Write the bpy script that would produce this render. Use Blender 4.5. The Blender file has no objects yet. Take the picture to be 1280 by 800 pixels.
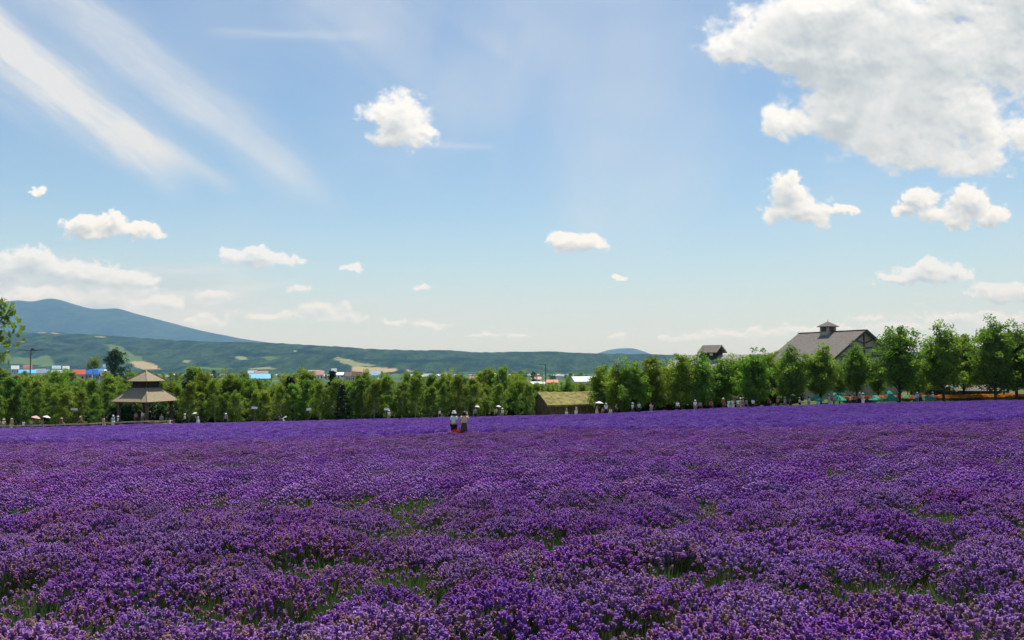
import bpy, bmesh, math, random
import numpy as np
from mathutils import Vector, Matrix, noise as mnoise

R = math.radians
random.seed(7)
RNG = np.random.default_rng(7)
sc = bpy.context.scene
COL = sc.collection

# ---------------------------------------------------------------- camera
CAM_Z = 1.95
FPX = 995.0                      # focal length in pixels of a 1280 px wide frame
PITCH = math.atan2(455 - 400, FPX)
cam_d = bpy.data.cameras.new('camera')
cam_d.sensor_width = 36.0
cam_d.lens = 36.0 * FPX / 1280.0
cam_d.clip_start = 0.1
cam_d.clip_end = 90000
cam = bpy.data.objects.new('camera', cam_d)
COL.objects.link(cam)
cam.location = (0, 0, CAM_Z)
cam.rotation_euler = (R(90) + PITCH, 0, 0)
sc.camera = cam

# ---------------------------------------------------------------- light
SUN_EL, SUN_AZ = R(68), R(17)    # azimuth from +Y towards +X
sun_vec = Vector((math.cos(SUN_EL) * math.sin(SUN_AZ), math.cos(SUN_EL) * math.cos(SUN_AZ), math.sin(SUN_EL)))
sd = bpy.data.lights.new('sun', 'SUN')
sd.energy = 5.0
sd.angle = R(0.5)
sd.color = (1.0, 0.955, 0.88)
sun = bpy.data.objects.new('sun', sd)
COL.objects.link(sun)
sun.rotation_euler = (-sun_vec).to_track_quat('-Z', 'Y').to_euler()
sun.location = (0, 0, 50)

sc.view_settings.view_transform = 'Standard'
sc.view_settings.look = 'None'
sc.view_settings.exposure = 0.35
sc.view_settings.gamma = 1.0
sc.cycles.max_bounces = 6
sc.cycles.diffuse_bounces = 3
sc.cycles.transmission_bounces = 4
sc.cycles.transparent_max_bounces = 8
sc.cycles.volume_bounces = 0
sc.cycles.caustics_reflective = False
sc.cycles.caustics_refractive = False


def ray(px, py):
    """direction of a photograph pixel, scaled so that Y = 1"""
    cx, cy = (px - 640) / FPX, (400 - py) / FPX
    y = math.cos(PITCH) - cy * math.sin(PITCH)
    z = math.sin(PITCH) + cy * math.cos(PITCH)
    return cx / y, z / y


# ---------------------------------------------------------------- node helper
class E:
    """tiny expression wrapper round math nodes"""
    nt = None

    def __init__(s, sock): s.s = sock

    @staticmethod
    def m(op, *a, clamp=False):
        n = E.nt.nodes.new('ShaderNodeMath'); n.operation = op; n.use_clamp = clamp
        for i, v in enumerate(a):
            if isinstance(v, E): E.nt.links.new(v.s, n.inputs[i])
            else: n.inputs[i].default_value = v
        return E(n.outputs[0])

    def __add__(s, o): return E.m('ADD', s, o)
    __radd__ = __add__
    def __sub__(s, o): return E.m('SUBTRACT', s, o)
    def __rsub__(s, o): return E.m('SUBTRACT', o, s)
    def __mul__(s, o): return E.m('MULTIPLY', s, o)
    __rmul__ = __mul__
    def __truediv__(s, o): return E.m('DIVIDE', s, o)
    def __neg__(s): return E.m('MULTIPLY', s, -1.0)
    def exp(s): return E.m('EXPONENT', s)
    def abs(s): return E.m('ABSOLUTE', s)
    def max(s, o): return E.m('MAXIMUM', s, o)
    def min(s, o): return E.m('MINIMUM', s, o)
    def clamp(s): return E.m('ADD', s, 0.0, clamp=True)

    def smooth(s, a, b):
        n = E.nt.nodes.new('ShaderNodeMapRange'); n.interpolation_type = 'SMOOTHSTEP'
        E.nt.links.new(s.s, n.inputs[0])
        n.inputs[1].default_value = a; n.inputs[2].default_value = b
        n.inputs[3].default_value = 0; n.inputs[4].default_value = 1
        return E(n.outputs[0])

    @staticmethod
    def v(op, *a):
        n = E.nt.nodes.new('ShaderNodeVectorMath'); n.operation = op
        for i, v in enumerate(a):
            if isinstance(v, E): E.nt.links.new(v.s, n.inputs[i])
            elif op == 'SCALE' and i == 1: n.inputs['Scale'].default_value = v
            else: n.inputs[i].default_value = v
        return E(n.outputs['Value'] if op in ('LENGTH', 'DOT_PRODUCT', 'DISTANCE') else n.outputs[0])

    @staticmethod
    def xyz(x, y, z=0.0):
        n = E.nt.nodes.new('ShaderNodeCombineXYZ')
        for i, v in enumerate((x, y, z)):
            if isinstance(v, E): E.nt.links.new(v.s, n.inputs[i])
            else: n.inputs[i].default_value = v
        return E(n.outputs[0])

    @staticmethod
    def noise(vec, scale, detail=4, rough=0.55, out='Fac', dist=0.0, lac=2.0):
        n = E.nt.nodes.new('ShaderNodeTexNoise')
        E.nt.links.new(vec.s, n.inputs['Vector'])
        n.inputs['Scale'].default_value = scale
        n.inputs['Detail'].default_value = detail
        n.inputs['Roughness'].default_value = rough
        n.inputs['Distortion'].default_value = dist
        n.inputs['Lacunarity'].default_value = lac
        return E(n.outputs[out])

    @staticmethod
    def mix(f, a, b, typ='MIX'):
        n = E.nt.nodes.new('ShaderNodeMix'); n.data_type = 'RGBA'; n.blend_type = typ
        for sock, v in ((n.inputs[0], f), (n.inputs[6], a), (n.inputs[7], b)):
            if isinstance(v, E): E.nt.links.new(v.s, sock)
            elif isinstance(v, tuple): sock.default_value = (*v[:3], 1)
            else: sock.default_value = v
        return E(n.outputs[2])


# ---------------------------------------------------------------- sky
world = bpy.data.worlds.new('World'); sc.world = world
world.use_nodes = True
wt = world.node_tree; wt.nodes.clear()
SKY_STRENGTH = 0.1

# each region of sky holds a few clouds: (box in photograph pixels, puffs (cx, cy, rx, ry), noise frequency, noise amount,
# warp, density scale, light-march steps); pixels are turned into sky directions
S3 = ((0.007, 0.9), (0.019, 1.0), (0.042, 0.9))
S2 = ((0.007, 1.2), (0.018, 1.2))
S1 = ((0.006, 1.6),)
REGIONS = [
    ((845, -260, 1950, 222), [(1000, 60, 95, 52), (925, 62, 52, 26), (1085, 60, 120, 85), (1190, 55, 140, 95), (1270, 60, 110, 120),
       (1120, 130, 100, 62), (1050, 140, 80, 38), (990, 155, 42, 20), (1110, 185, 60, 38), (1215, 150, 80, 55),
       (1262, 170, 50, 50), (1035, 15, 80, 40), (1180, 5, 140, 40), (1400, 90, 130, 120), (1560, 40, 150, 70)], 8.5, 3.3, 0.05, 1.0, S3),
    ((430, 85, 570, 205), [(497, 147, 40, 34), (478, 138, 25, 20), (512, 168, 34, 18), (490, 172, 34, 14), (530, 166, 18, 9)], 26.0, 1.9, 0.014, 1.0, S3),
    ((930, 203, 1085, 305), [(985, 240, 27, 25), (1004, 262, 44, 20), (1045, 262, 32, 7), (978, 265, 22, 15)], 30.0, 2.1, 0.016, 1.0, S2),
    ((1085, 222, 1300, 305), [(1148, 248, 22, 20), (1165, 266, 32, 14), (1135, 263, 18, 9), (1212, 258, 34, 25), (1240, 272, 28, 13), (1195, 272, 34, 11)], 30.0, 2.1, 0.016, 1.0, S2),
    ((1060, 310, 1800, 388), [(1160, 343, 54, 13), (1165, 333, 26, 11), (1190, 343, 28, 12), (1125, 347, 28, 7),
       (1255, 366, 44, 11), (1290, 362, 50, 16), (1400, 350, 90, 22), (1520, 345, 60, 20)], 34.0, 2.1, 0.015, 1.0, S2),
    ((640, 272, 810, 360), [(705, 300, 27, 13), (728, 305, 32, 11), (745, 308, 16, 7), (775, 347, 11, 5)], 32.0, 1.9, 0.014, 1.0, S2),
    ((240, 290, 560, 352), [(300, 321, 32, 13), (322, 324, 48, 11), (362, 327, 19, 8), (318, 316, 24, 11), (440, 331, 17, 6)], 34.0, 1.9, 0.014, 1.0, S2),
    ((-400, 215, 240, 303), [(105, 282, 34, 12), (138, 279, 30, 14), (165, 288, 38, 12), (120, 290, 50, 8), (48, 238, 12, 8), (-160, 270, 60, 18)], 32.0, 2.0, 0.015, 1.0, S2),
    ((-600, 303, 230, 405), [(40, 322, 42, 16), (15, 335, 50, 20), (75, 334, 55, 15), (110, 340, 46, 12), (160, 350, 40, 10),
       (-60, 325, 70, 22), (200, 378, 60, 14), (120, 372, 90, 20), (40, 372, 80, 18), (-150, 360, 90, 30)], 24.0, 2.1, 0.016, 1.0, S2),
    ((230, 352, 700, 440), [(523, 361, 15, 4), (374, 360, 18, 4), (405, 386, 38, 10), (425, 396, 40, 8), (493, 402, 22, 5), (535, 405, 34, 5),
       (610, 417, 24, 4), (650, 419, 22, 3), (268, 372, 36, 8), (340, 395, 60, 6), (250, 402, 50, 9)], 42.0, 2.8, 0.013, 0.5, S1),
    ((700, 388, 1800, 440), [(880, 420, 40, 5), (960, 414, 50, 6), (915, 417, 60, 7),
       (1010, 410, 40, 7), (1050, 414, 60, 7), (1130, 407, 60, 9), (1090, 400, 30, 5), (1200, 396, 80, 10), (835, 423, 20, 3),
       (1250, 402, 60, 12), (770, 420, 18, 3), (1400, 395, 90, 12)], 42.0, 2.8, 0.013, 0.5, S1)]


def build_cloud_group(lst, freq, amp, warp, dens):
    g = bpy.data.node_groups.new('cloud_field', 'ShaderNodeTree')
    g.interface.new_socket('P', in_out='INPUT', socket_type='NodeSocketVector')
    g.interface.new_socket('Density', in_out='OUTPUT', socket_type='NodeSocketFloat')
    E.nt = g
    gi = g.nodes.new('NodeGroupInput'); go = g.nodes.new('NodeGroupOutput')
    p = E(gi.outputs[0])
    wn = E.noise(p, freq * 1.3, 3, 0.6, out='Color')
    w = E.v('SCALE', E.v('SUBTRACT', wn, (0.5, 0.5, 0.5)), warp * 2.2)
    q = E.v('MULTIPLY', E.v('ADD', p, w), (1, 1, 0))
    d = None
    for (cx, cy, rx, ry) in lst:
        u, v = ray(cx, cy)
        a, b = rx / FPX * 1.12, ry / FPX * 1.12
        n = g.nodes.new('ShaderNodeVectorMath'); n.operation = 'MULTIPLY_ADD'
        g.links.new(q.s, n.inputs[0])
        n.inputs[1].default_value = (1 / a, 1 / b, 0)
        n.inputs[2].default_value = (-u / a, -v / b, 0)
        l = E.v('LENGTH', E(n.outputs[0]))
        d = l if d is None else E.m('SMOOTH_MIN', d, l, 0.2)
    f = E.noise(E.v('MULTIPLY', p, (1, 1.25, 1)), freq, 8, 0.66)
    D = ((1.0 - d) + (f - 0.5) * amp) * dens
    g.links.new(D.s, go.inputs[0])
    E.nt = wt
    return g


E.nt = wt
tc = wt.nodes.new('ShaderNodeTexCoord')
sep = wt.nodes.new('ShaderNodeSeparateXYZ'); wt.links.new(tc.outputs['Generated'], sep.inputs[0])
X, Y, Z = (E(sep.outputs[i]) for i in range(3))
yy = Y.abs().max(0.15)
U = X / yy; V = Z / yy
P = E.xyz(U, V)
nish = wt.nodes.new('ShaderNodeTexSky'); nish.sky_type = 'NISHITA'
nish.sun_disc = False
nish.sun_elevation = SUN_EL
nish.sun_rotation = SUN_AZ
nish.altitude = 200
nish.air_density = 1.05
nish.dust_density = 0.5
nish.ozone_density = 0.7
sky = E(nish.outputs[0])
up = Z.smooth(0.0, 0.05)

# thin high cloud: long streaks at the left, soft vertical veils in the middle
_a, _b = Vector(ray(-160, -60)), Vector(ray(238, 230))
_d = (_b - _a).normalized()
SS = U * _d.x + V * _d.y
TT = U * (-_d.y) + V * _d.x
n_left = E.noise(E.xyz(SS * 3.5, TT * 24.0, 0.4), 1.0, 6, 0.62)
n_fine = E.noise(E.xyz(SS * 9.0, TT * 40.0, 1.7), 1.0, 5, 0.65)
n_vert = E.noise(E.xyz(U * 8.0 - V * 1.5, V * 2.2, 2.2), 1.0, 4, 0.55, dist=0.6)
n_wisp = E.noise(E.xyz(U * 14.0, V * 60.0, 6.2), 1.0, 4, 0.62)


def streak(x0, y0, x1, y1, w0, w1, amt, n, n2):
    """a tapering streak between two sky directions"""
    a = Vector(ray(x0, y0)); b = Vector(ray(x1, y1)); dv = b - a; L = dv.length; dv /= L
    s = (U * (dv.x / L) + V * (dv.y / L)) - (a.x * dv.x + a.y * dv.y) / L
    t = (U * (-dv.y) + V * dv.x) - (a.y * dv.x - a.x * dv.y)
    w = s.clamp() * ((w1 - w0) / FPX) + w0 / FPX
    q = (t + (n - 0.5) * (1.1 * (w0 + w1) / FPX)) / w
    prof = (-1.0 * q * q).exp()
    ends = s.smooth(-0.08, 0.12) * (1.0 - s.smooth(0.78, 1.04))
    return prof * ends * (n2 * 0.7 + 0.12) * amt


ci = streak(-160, -62, 242, 234, 54, 20, 2.5, n_left, n_fine)
ci = ci + streak(20, -50, 425, 265, 34, 20, 1.15, n_left, n_fine)
ci = ci + streak(150, 145, 300, 245, 14, 10, 0.8, n_left, n_fine)
ci = ci + streak(262, 40, 480, 46, 5, 7, 0.42, n_wisp, n_wisp)
ci = ci + streak(395, -40, 620, 170, 60, 80, 0.6, n_left, n_vert)
ci = ci + streak(500, 178, 628, 186, 6, 4, 0.55, n_wisp, n_wisp)
ci = ci + streak(730, -80, 790, 340, 150, 80, 0.5, n_vert, n_vert)
veil = E.noise(E.xyz(U * 1.3, V * 2.2, 3.1), 1.6, 4, 0.6).smooth(0.42, 0.75) * 0.16 * V.smooth(0.03, 0.2)
# pale bank of far cloud above the horizon
bank_n = E.noise(E.xyz(U * 3.0, V * 14.0, 5.0), 2.3, 6, 0.6)
bank = bank_n.smooth(0.40, 0.68) * (1.0 - V.smooth(0.05, 0.105)) * up * 0.42
bx = (U + 0.62) / 0.34; by = (V - 0.085) / 0.05
lb = (-1.0 * bx * bx - by * by).exp()
bank2 = (lb * 1.3 + (bank_n - 0.5) * 1.3).smooth(0.25, 0.95) * 0.7 * up
haze_band = (1.0 - Z.smooth(-0.05, 0.20)) * 0.72

c = E.mix(1.0, sky, (0.88, 0.97, 1.02), 'MULTIPLY')
c = E.mix(haze_band, c, (4.9, 5.5, 6.1))
c = E.mix((ci + veil).clamp(), c, (6.2, 6.4, 6.6))
c = E.mix(bank2.clamp(), c, E.mix(bank_n.smooth(0.4, 0.62), (4.6, 5.2, 5.6), (6.1, 6.5, 6.9)))
c = E.mix(bank.clamp(), c, (5.6, 6.1, 6.5))


def background(col):
    b = wt.nodes.new('ShaderNodeBackground'); b.inputs[1].default_value = SKY_STRENGTH
    wt.links.new(col.s, b.inputs[0])
    return b.outputs[0]


shader = background(c)
sdx, sdy = 0.32, 0.95            # towards the sun across the sky
for (x0, y0, x1, y1), lst, freq, amp, warp, dens, steps in REGIONS:
    g = build_cloud_group(lst, freq, amp, warp, dens)

    def field(p):
        n = wt.nodes.new('ShaderNodeGroup'); n.node_tree = g
        wt.links.new(p.s, n.inputs[0])
        return E(n.outputs[0])

    D0 = field(P)
    occ = None
    for st, wgt in steps:
        Dr = field(E.v('ADD', P, (sdx * st, sdy * st, 0)))
        Dk = Dr.max(0.0).min(1.7) * wgt
        relief = (D0 - Dr) if occ is None else relief + (D0 - Dr) * 0.5
        occ = Dk if occ is None else occ + Dk
    T = (-0.55 * occ - 0.2 * D0.max(0.0).min(1.0)).exp()
    if steps is S3:
        low = E.noise(P, freq * 0.55, 3, 0.55).smooth(0.42, 0.62) * D0.smooth(0.35, 1.0)
        T = T * (1.0 - low * 0.55) + (1.0 - low) * 0.12
    T = (T + relief * 0.42).clamp()
    alpha = (D0.smooth(-0.05, 0.45) if steps is S3 else D0.smooth(0.0, 0.34)) * up
    dark_c, white_c = ((4.2, 4.65, 4.85), (8.0, 8.0, 7.9)) if y0 < 285 else ((4.2, 4.85, 5.3), (7.2, 7.65, 8.2))
    cc = E.mix(alpha, c, E.mix(T, dark_c, white_c))
    ua, va = ray(x0, y1); ub, vb = ray(x1, y0)
    ua, ub = ray(x0, 400)[0], ray(x1, 400)[0]
    box = E.m('GREATER_THAN', U, ua) * E.m('LESS_THAN', U, ub) * E.m('GREATER_THAN', V, va) * E.m('LESS_THAN', V, vb)
    mx = wt.nodes.new('ShaderNodeMixShader')
    wt.links.new(box.s, mx.inputs[0]); wt.links.new(shader, mx.inputs[1]); wt.links.new(background(cc), mx.inputs[2])
    shader = mx.outputs[0]
mx = wt.nodes.new('ShaderNodeMixShader')     # below the horizon: plain ground light
wt.links.new(E.m('LESS_THAN', Z, -0.005).s, mx.inputs[0]); wt.links.new(shader, mx.inputs[1])
wt.links.new(background(E.mix(0.0, (1.2, 1.4, 1.3), (1, 1, 1))), mx.inputs[2])
shader = mx.outputs[0]
wo = wt.nodes.new('ShaderNodeOutputWorld'); wt.links.new(shader, wo.inputs[0])
world.cycles.sampling_method = 'MANUAL'
world.cycles.sample_map_resolution = 512

# ---------------------------------------------------------------- helpers
def smooth(a, b, x):
    t = np.clip((np.asarray(x, dtype=float) - a) / (b - a), 0, 1)
    return t * t * (3 - 2 * t)


_PY = [-400, 0, 100, 130, 200, 300, 500, 800, 1500, 3300, 4600, 6000, 12000, 40000]
_PZ = [12, 0, -5.0, -6.5, -9.0, -11.0, -13.5, -18.0, -27.0, -48.0, -55.0, -58.0, -60.0, -60.0]


def H(x, y):
    """height of the ground: a field tilting down and to the left, then the long fall to the valley floor"""
    x = np.asarray(x, dtype=float); y = np.asarray(y, dtype=float)
    z = np.interp(y, _PY, _PZ)
    z = z + 0.0235 * np.clip(x, -150, 150) * (1 - smooth(150, 500, y))
    z = z + 0.5 * smooth(60, 100, y) * smooth(8, 35, x) * (1 - smooth(160, 400, y))
    z = z + 0.88 * smooth(98, 103.5, y) * smooth(28, 44, x) * (1 - smooth(160, 400, y))
    z = z + 0.10 * np.sin(x * 0.21 + 1.3) * np.sin(y * 0.17) * smooth(8, 30, y) * (1 - smooth(90, 140, y))
    return z


def h(x, y): return float(H(x, y))


def at(px, d):
    """ground point under photograph column px at depth d"""
    x = (px - 640) / FPX * d
    return Vector((x, d, h(x, d)))


def zpx(py, d):
    """height that shows on photograph row py at depth d"""
    return CAM_Z + ray(640, py)[1] * d


def pix(px, py, d):
    u, v = ray(px, py)
    return Vector((u * d, d, CAM_Z + v * d))


MATS = {}


def mat(name, col, rough=0.8, var=0.12, scale=8.0, bump=0.0, bump_scale=30.0, col2=None, trans=0.0, metal=0.0, vcol=None, objvar=0.0, stretch=(1, 1, 1), spec=0.3):
    """principled material with noise in colour and relief"""
    if name in MATS: return MATS[name]
    m = bpy.data.materials.new(name); m.use_nodes = True
    nt = m.node_tree; nt.nodes.clear(); E.nt = nt
    tcn = nt.nodes.new('ShaderNodeTexCoord')
    pvec = E.v('MULTIPLY', E(tcn.outputs['Object']), stretch)
    n = E.noise(pvec, scale, 5, 0.6)
    c2 = col2 if col2 else tuple(max(0, k * (1 - 2.2 * var)) for k in col)
    c1 = tuple(min(1, k * (1 + var)) for k in col)
    cc = E.mix(n.smooth(0.3, 0.7), c2, c1)
    if vcol:
        a = nt.nodes.new('ShaderNodeAttribute'); a.attribute_name = vcol
        cc = E.mix(1.0, cc, E(a.outputs['Color']), 'MULTIPLY')
    if objvar:
        oi = nt.nodes.new('ShaderNodeObjectInfo')
        hs = nt.nodes.new('ShaderNodeHueSaturation')
        rnd = E(oi.outputs['Random'])
        nt.links.new((rnd * (0.10 * objvar) + (0.5 - 0.05 * objvar)).s, hs.inputs['Hue'])
        r2 = E.m('FRACT', rnd * 37.7)
        nt.links.new((r2 * (0.7 * objvar) + (1 - 0.35 * objvar)).s, hs.inputs['Value'])
        nt.links.new(cc.s, hs.inputs['Color'])
        cc = E(hs.outputs[0])
    b = nt.nodes.new('ShaderNodeBsdfPrincipled')
    nt.links.new(cc.s, b.inputs['Base Color'])
    b.inputs['Roughness'].default_value = rough
    b.inputs['Metallic'].default_value = metal
    b.inputs['Specular IOR Level'].default_value = spec
    if bump:
        bn = E.noise(pvec, bump_scale, 4, 0.6)
        bp = nt.nodes.new('ShaderNodeBump'); bp.inputs['Strength'].default_value = bump
        bp.inputs['Distance'].default_value = 0.05
        nt.links.new(bn.s, bp.inputs['Height']); nt.links.new(bp.outputs[0], b.inputs['Normal'])
    o = nt.nodes.new('ShaderNodeOutputMaterial')
    if trans:
        t = nt.nodes.new('ShaderNodeBsdfTranslucent')
        tcx = E.mix(1.0, cc, (1.18, 1.2, 0.5), 'MULTIPLY') if trans < 0.6 else cc
        nt.links.new(tcx.s, t.inputs[0])
        mx = nt.nodes.new('ShaderNodeMixShader'); mx.inputs[0].default_value = trans
        nt.links.new(b.outputs[0], mx.inputs[1]); nt.links.new(t.outputs[0], mx.inputs[2])
        nt.links.new(mx.outputs[0], o.inputs[0])
    else:
        nt.links.new(b.outputs[0], o.inputs[0])
    MATS[name] = m
    return m


def tag(o, label=None, cat=None, group=None, kind=None):
    if label: o['label'] = label
    if cat: o['category'] = cat
    if group: o['group'] = group
    if kind: o['kind'] = kind
    return o


def empty(name, loc, rz=0.0, label=None, cat=None, group=None):
    o = bpy.data.objects.new(name, None); COL.objects.link(o)
    o.empty_display_size = 0.3
    o.location = loc; o.rotation_euler = (0, 0, rz)
    return tag(o, label, cat, group)


def obj(name, me, m=None, parent=None, loc=(0, 0, 0), rot=(0, 0, 0)):
    o = bpy.data.objects.new(name, me); COL.objects.link(o)
    if m is not None and not me.materials: me.materials.append(m)
    elif m is not None and me.materials[0] is not m:
        o.material_slots[0].link = 'OBJECT'; o.material_slots[0].material = m
    if parent is not None: o.parent = parent
    o.location = loc; o.rotation_euler = rot
    return o


def pydata(name, verts, faces, m=None, smooth_=False, cols=None):
    me = bpy.data.meshes.new(name)
    verts = np.asarray(verts, dtype=np.float32)
    if isinstance(faces, np.ndarray):
        k = faces.shape[1]; nf = len(faces)
        me.vertices.add(len(verts)); me.vertices.foreach_set('co', verts.ravel())
        me.loops.add(nf * k); me.loops.foreach_set('vertex_index', faces.astype(np.int32).ravel())
        me.polygons.add(nf); me.polygons.foreach_set('loop_start', np.arange(nf, dtype=np.int32) * k)
        me.update(calc_edges=True)
    else:
        me.from_pydata([tuple(v) for v in verts], [], faces)
    if smooth_: me.polygons.foreach_set('use_smooth', np.ones(len(me.polygons), dtype=bool))
    if cols is not None:
        ca = me.color_attributes.new('tint', 'FLOAT_COLOR', 'POINT')
        cc = np.ones((len(verts), 4), dtype=np.float32); cc[:, :3] = cols
        ca.data.foreach_set('color', cc.ravel())
    if m is not None: me.materials.append(m)
    me.update()
    return me


class MB:
    """collects simple shapes and builds them as one mesh"""
    def __init__(s): s.v = []; s.f = []

    def add(s, vs, fs, M=None):
        o = len(s.v)
        for v in vs:
            v = Vector(v)
            s.v.append(tuple(M @ v if M else v))
        s.f += [tuple(i + o for i in f) for f in fs]
        return s

    def box(s, x0, x1, y0, y1, z0, z1, M=None):
        vs = [(x, y, z) for z in (z0, z1) for y in (y0, y1) for x in (x0, x1)]
        return s.add(vs, [(0, 2, 3, 1), (4, 5, 7, 6), (0, 1, 5, 4), (2, 6, 7, 3), (0, 4, 6, 2), (1, 3, 7, 5)], M)

    def tube(s, pts, rads, n=6, cap=True):
        pts = [Vector(p) for p in pts]; o = len(s.v)
        for i, p in enumerate(pts):
            d = (pts[min(i + 1, len(pts) - 1)] - pts[max(i - 1, 0)]).normalized()
            a = d.orthogonal().normalized() if abs(d.z) < 0.99 else Vector((1, 0, 0))
            if i == 0: ref = a
            a = (ref - d * ref.dot(d)).normalized(); ref = a
            b = d.cross(a)
            for k in range(n):
                t = 2 * math.pi * k / n
                s.v.append(tuple(p + (a * math.cos(t) + b * math.sin(t)) * rads[i]))
        for i in range(len(pts) - 1):
            for k in range(n):
                k2 = (k + 1) % n
                s.f.append((o + i * n + k, o + i * n + k2, o + (i + 1) * n + k2, o + (i + 1) * n + k))
        if cap:
            s.f.append(tuple(o + k for k in reversed(range(n))))
            s.f.append(tuple(o + (len(pts) - 1) * n + k for k in range(n)))
        return s

    def beam(s, p, q, w, t):
        """a square bar from p to q"""
        p, q = Vector(p), Vector(q); d = (q - p).normalized()
        up = Vector((0, 0, 1)) if abs(d.z) < 0.95 else Vector((0, 1, 0))
        a = d.cross(up).normalized(); b = a.cross(d)
        vs = [e + a * (w / 2 * sx) + b * (t / 2 * sy) for e in (p, q) for sx, sy in ((-1, -1), (1, -1), (1, 1), (-1, 1))]
        return s.add(vs, [(3, 2, 1, 0), (4, 5, 6, 7), (0, 1, 5, 4), (1, 2, 6, 5), (2, 3, 7, 6), (3, 0, 4, 7)])

    def slab(s, quad, th):
        """a flat quad given thickness downwards along its normal"""
        q = [Vector(p) for p in quad]
        n = (q[1] - q[0]).cross(q[2] - q[0]).normalized()
        if n.z < 0: n = -n
        k = len(q)
        vs = q + [p - n * th for p in q]
        fs = [tuple(range(k)), tuple(range(2 * k - 1, k - 1, -1))] + [(i, (i + 1) % k, k + (i + 1) % k, k + i) for i in range(k)]
        return s.add(vs, fs)

    def lathe(s, prof, n=12, M=None):
        vs = [(r * math.cos(2 * math.pi * k / n), r * math.sin(2 * math.pi * k / n), z) for r, z in prof for k in range(n)]
        fs = [(i * n + k, i * n + (k + 1) % n, (i + 1) * n + (k + 1) % n, (i + 1) * n + k) for i in range(len(prof) - 1) for k in range(n)]
        return s.add(vs, fs, M)

    def mesh(s, name, m=None, smooth_=False):
        me = bpy.data.meshes.new(name); me.from_pydata(s.v, [], s.f)
        bm = bmesh.new(); bm.from_mesh(me); bmesh.ops.recalc_face_normals(bm, faces=bm.faces); bm.to_mesh(me); bm.free()
        if smooth_: me.polygons.foreach_set('use_smooth', np.ones(len(me.polygons), dtype=bool))
        if m: me.materials.append(m)
        return me

    def build(s, name, m, parent=None, smooth_=False, loc=(0, 0, 0), rot=(0, 0, 0)):
        return obj(name, s.mesh(name, m, smooth_), None, parent, loc, rot)


def fbm(x, y, f, seed=0.0, octs=4):
    out = np.zeros(np.shape(x)); amp = 1.0; tot = 0
    xs, ys = np.ravel(x), np.ravel(y); acc = np.zeros(len(xs))
    for o in range(octs):
        acc += amp * np.array([mnoise.noise(Vector((a * f, b * f, seed + o * 7.3))) for a, b in zip(xs, ys)])
        tot += amp; amp *= 0.5; f *= 2.03
    return (acc / tot).reshape(np.shape(x))


# ---------------------------------------------------------------- ground, hills, mountains
def ground_material():
    m = bpy.data.materials.new('ground_soil_grass'); m.use_nodes = True
    nt = m.node_tree; nt.nodes.clear(); E.nt = nt
    g = nt.nodes.new('ShaderNodeNewGeometry')
    p = E(g.outputs['Position'])
    sp = nt.nodes.new('ShaderNodeSeparateXYZ'); nt.links.new(p.s, sp.inputs[0])
    y = E(sp.outputs[1])
    n1 = E.noise(p, 1.7, 6, 0.6); n2 = E.noise(p, 0.11, 4, 0.6)
    soil = E.mix(n1.smooth(0.3, 0.7), (0.035, 0.026, 0.017), (0.085, 0.064, 0.04))
    grass = E.mix(n1.smooth(0.3, 0.7), (0.035, 0.060, 0.012), (0.085, 0.12, 0.03))
    grass = E.mix(n2.smooth(0.4, 0.65), grass, (0.10, 0.115, 0.045))
    vor = nt.nodes.new('ShaderNodeTexVoronoi'); vor.inputs['Scale'].default_value = 0.0055
    nt.links.new(E.v('MULTIPLY', p, (1, 0.45, 0)).s, vor.inputs['Vector'])
    r = nt.nodes.new('ShaderNodeValToRGB')
    nt.links.new(E.m('FRACT', E.v('DOT_PRODUCT', E(vor.outputs['Color']), (1.7, 2.3, 1.1))).s, r.inputs[0])
    els = r.color_ramp.elements
    els[0].color = (0.045, 0.085, 0.02, 1); els[1].color = (0.20, 0.17, 0.09, 1); els[1].position = 0.95
    for pos, cl in ((0.3, (0.08, 0.13, 0.035, 1)), (0.5, (0.055, 0.10, 0.025, 1)), (0.68, (0.12, 0.15, 0.05, 1)), (0.82, (0.06, 0.10, 0.035, 1))):
        e = els.new(pos); e.color = cl
    r.color_ramp.interpolation = 'CONSTANT'
    n3 = E.noise(p, 0.02, 5, 0.6)
    farm = E.mix(n3.smooth(0.35, 0.7) * 0.5, E(r.outputs[0]), (0.04, 0.075, 0.022))
    col = E.mix(y.smooth(94, 97), soil, grass)
    col = E.mix(y.smooth(260, 420), col, farm)
    b = nt.nodes.new('ShaderNodeBsdfPrincipled'); nt.links.new(col.s, b.inputs['Base Color'])
    b.inputs['Roughness'].default_value = 0.95; b.inputs['Specular IOR Level'].default_value = 0.1
    bp = nt.nodes.new('ShaderNodeBump'); bp.inputs['Strength'].default_value = 0.6; bp.inputs['Distance'].default_value = 0.08
    nt.links.new(E.noise(p, 6.0, 4, 0.65).s, bp.inputs['Height']); nt.links.new(bp.outputs[0], b.inputs['Normal'])
    o = nt.nodes.new('ShaderNodeOutputMaterial'); nt.links.new(b.outputs[0], o.inputs[0])
    return m


def sheet(name, xs, ys, zoff, m):
    gx, gy = np.meshgrid(xs, ys)
    gz = H(gx, gy) + zoff
    v = np.stack([gx, gy, gz], -1).reshape(-1, 3)
    w = len(xs)
    i, j = np.meshgrid(np.arange(len(xs) - 1), np.arange(len(ys) - 1))
    a = (j * w + i).ravel()
    f = np.stack([a, a + 1, a + w + 1, a + w], 1)
    return obj(name, pydata(name, v, f, m, True))


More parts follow.
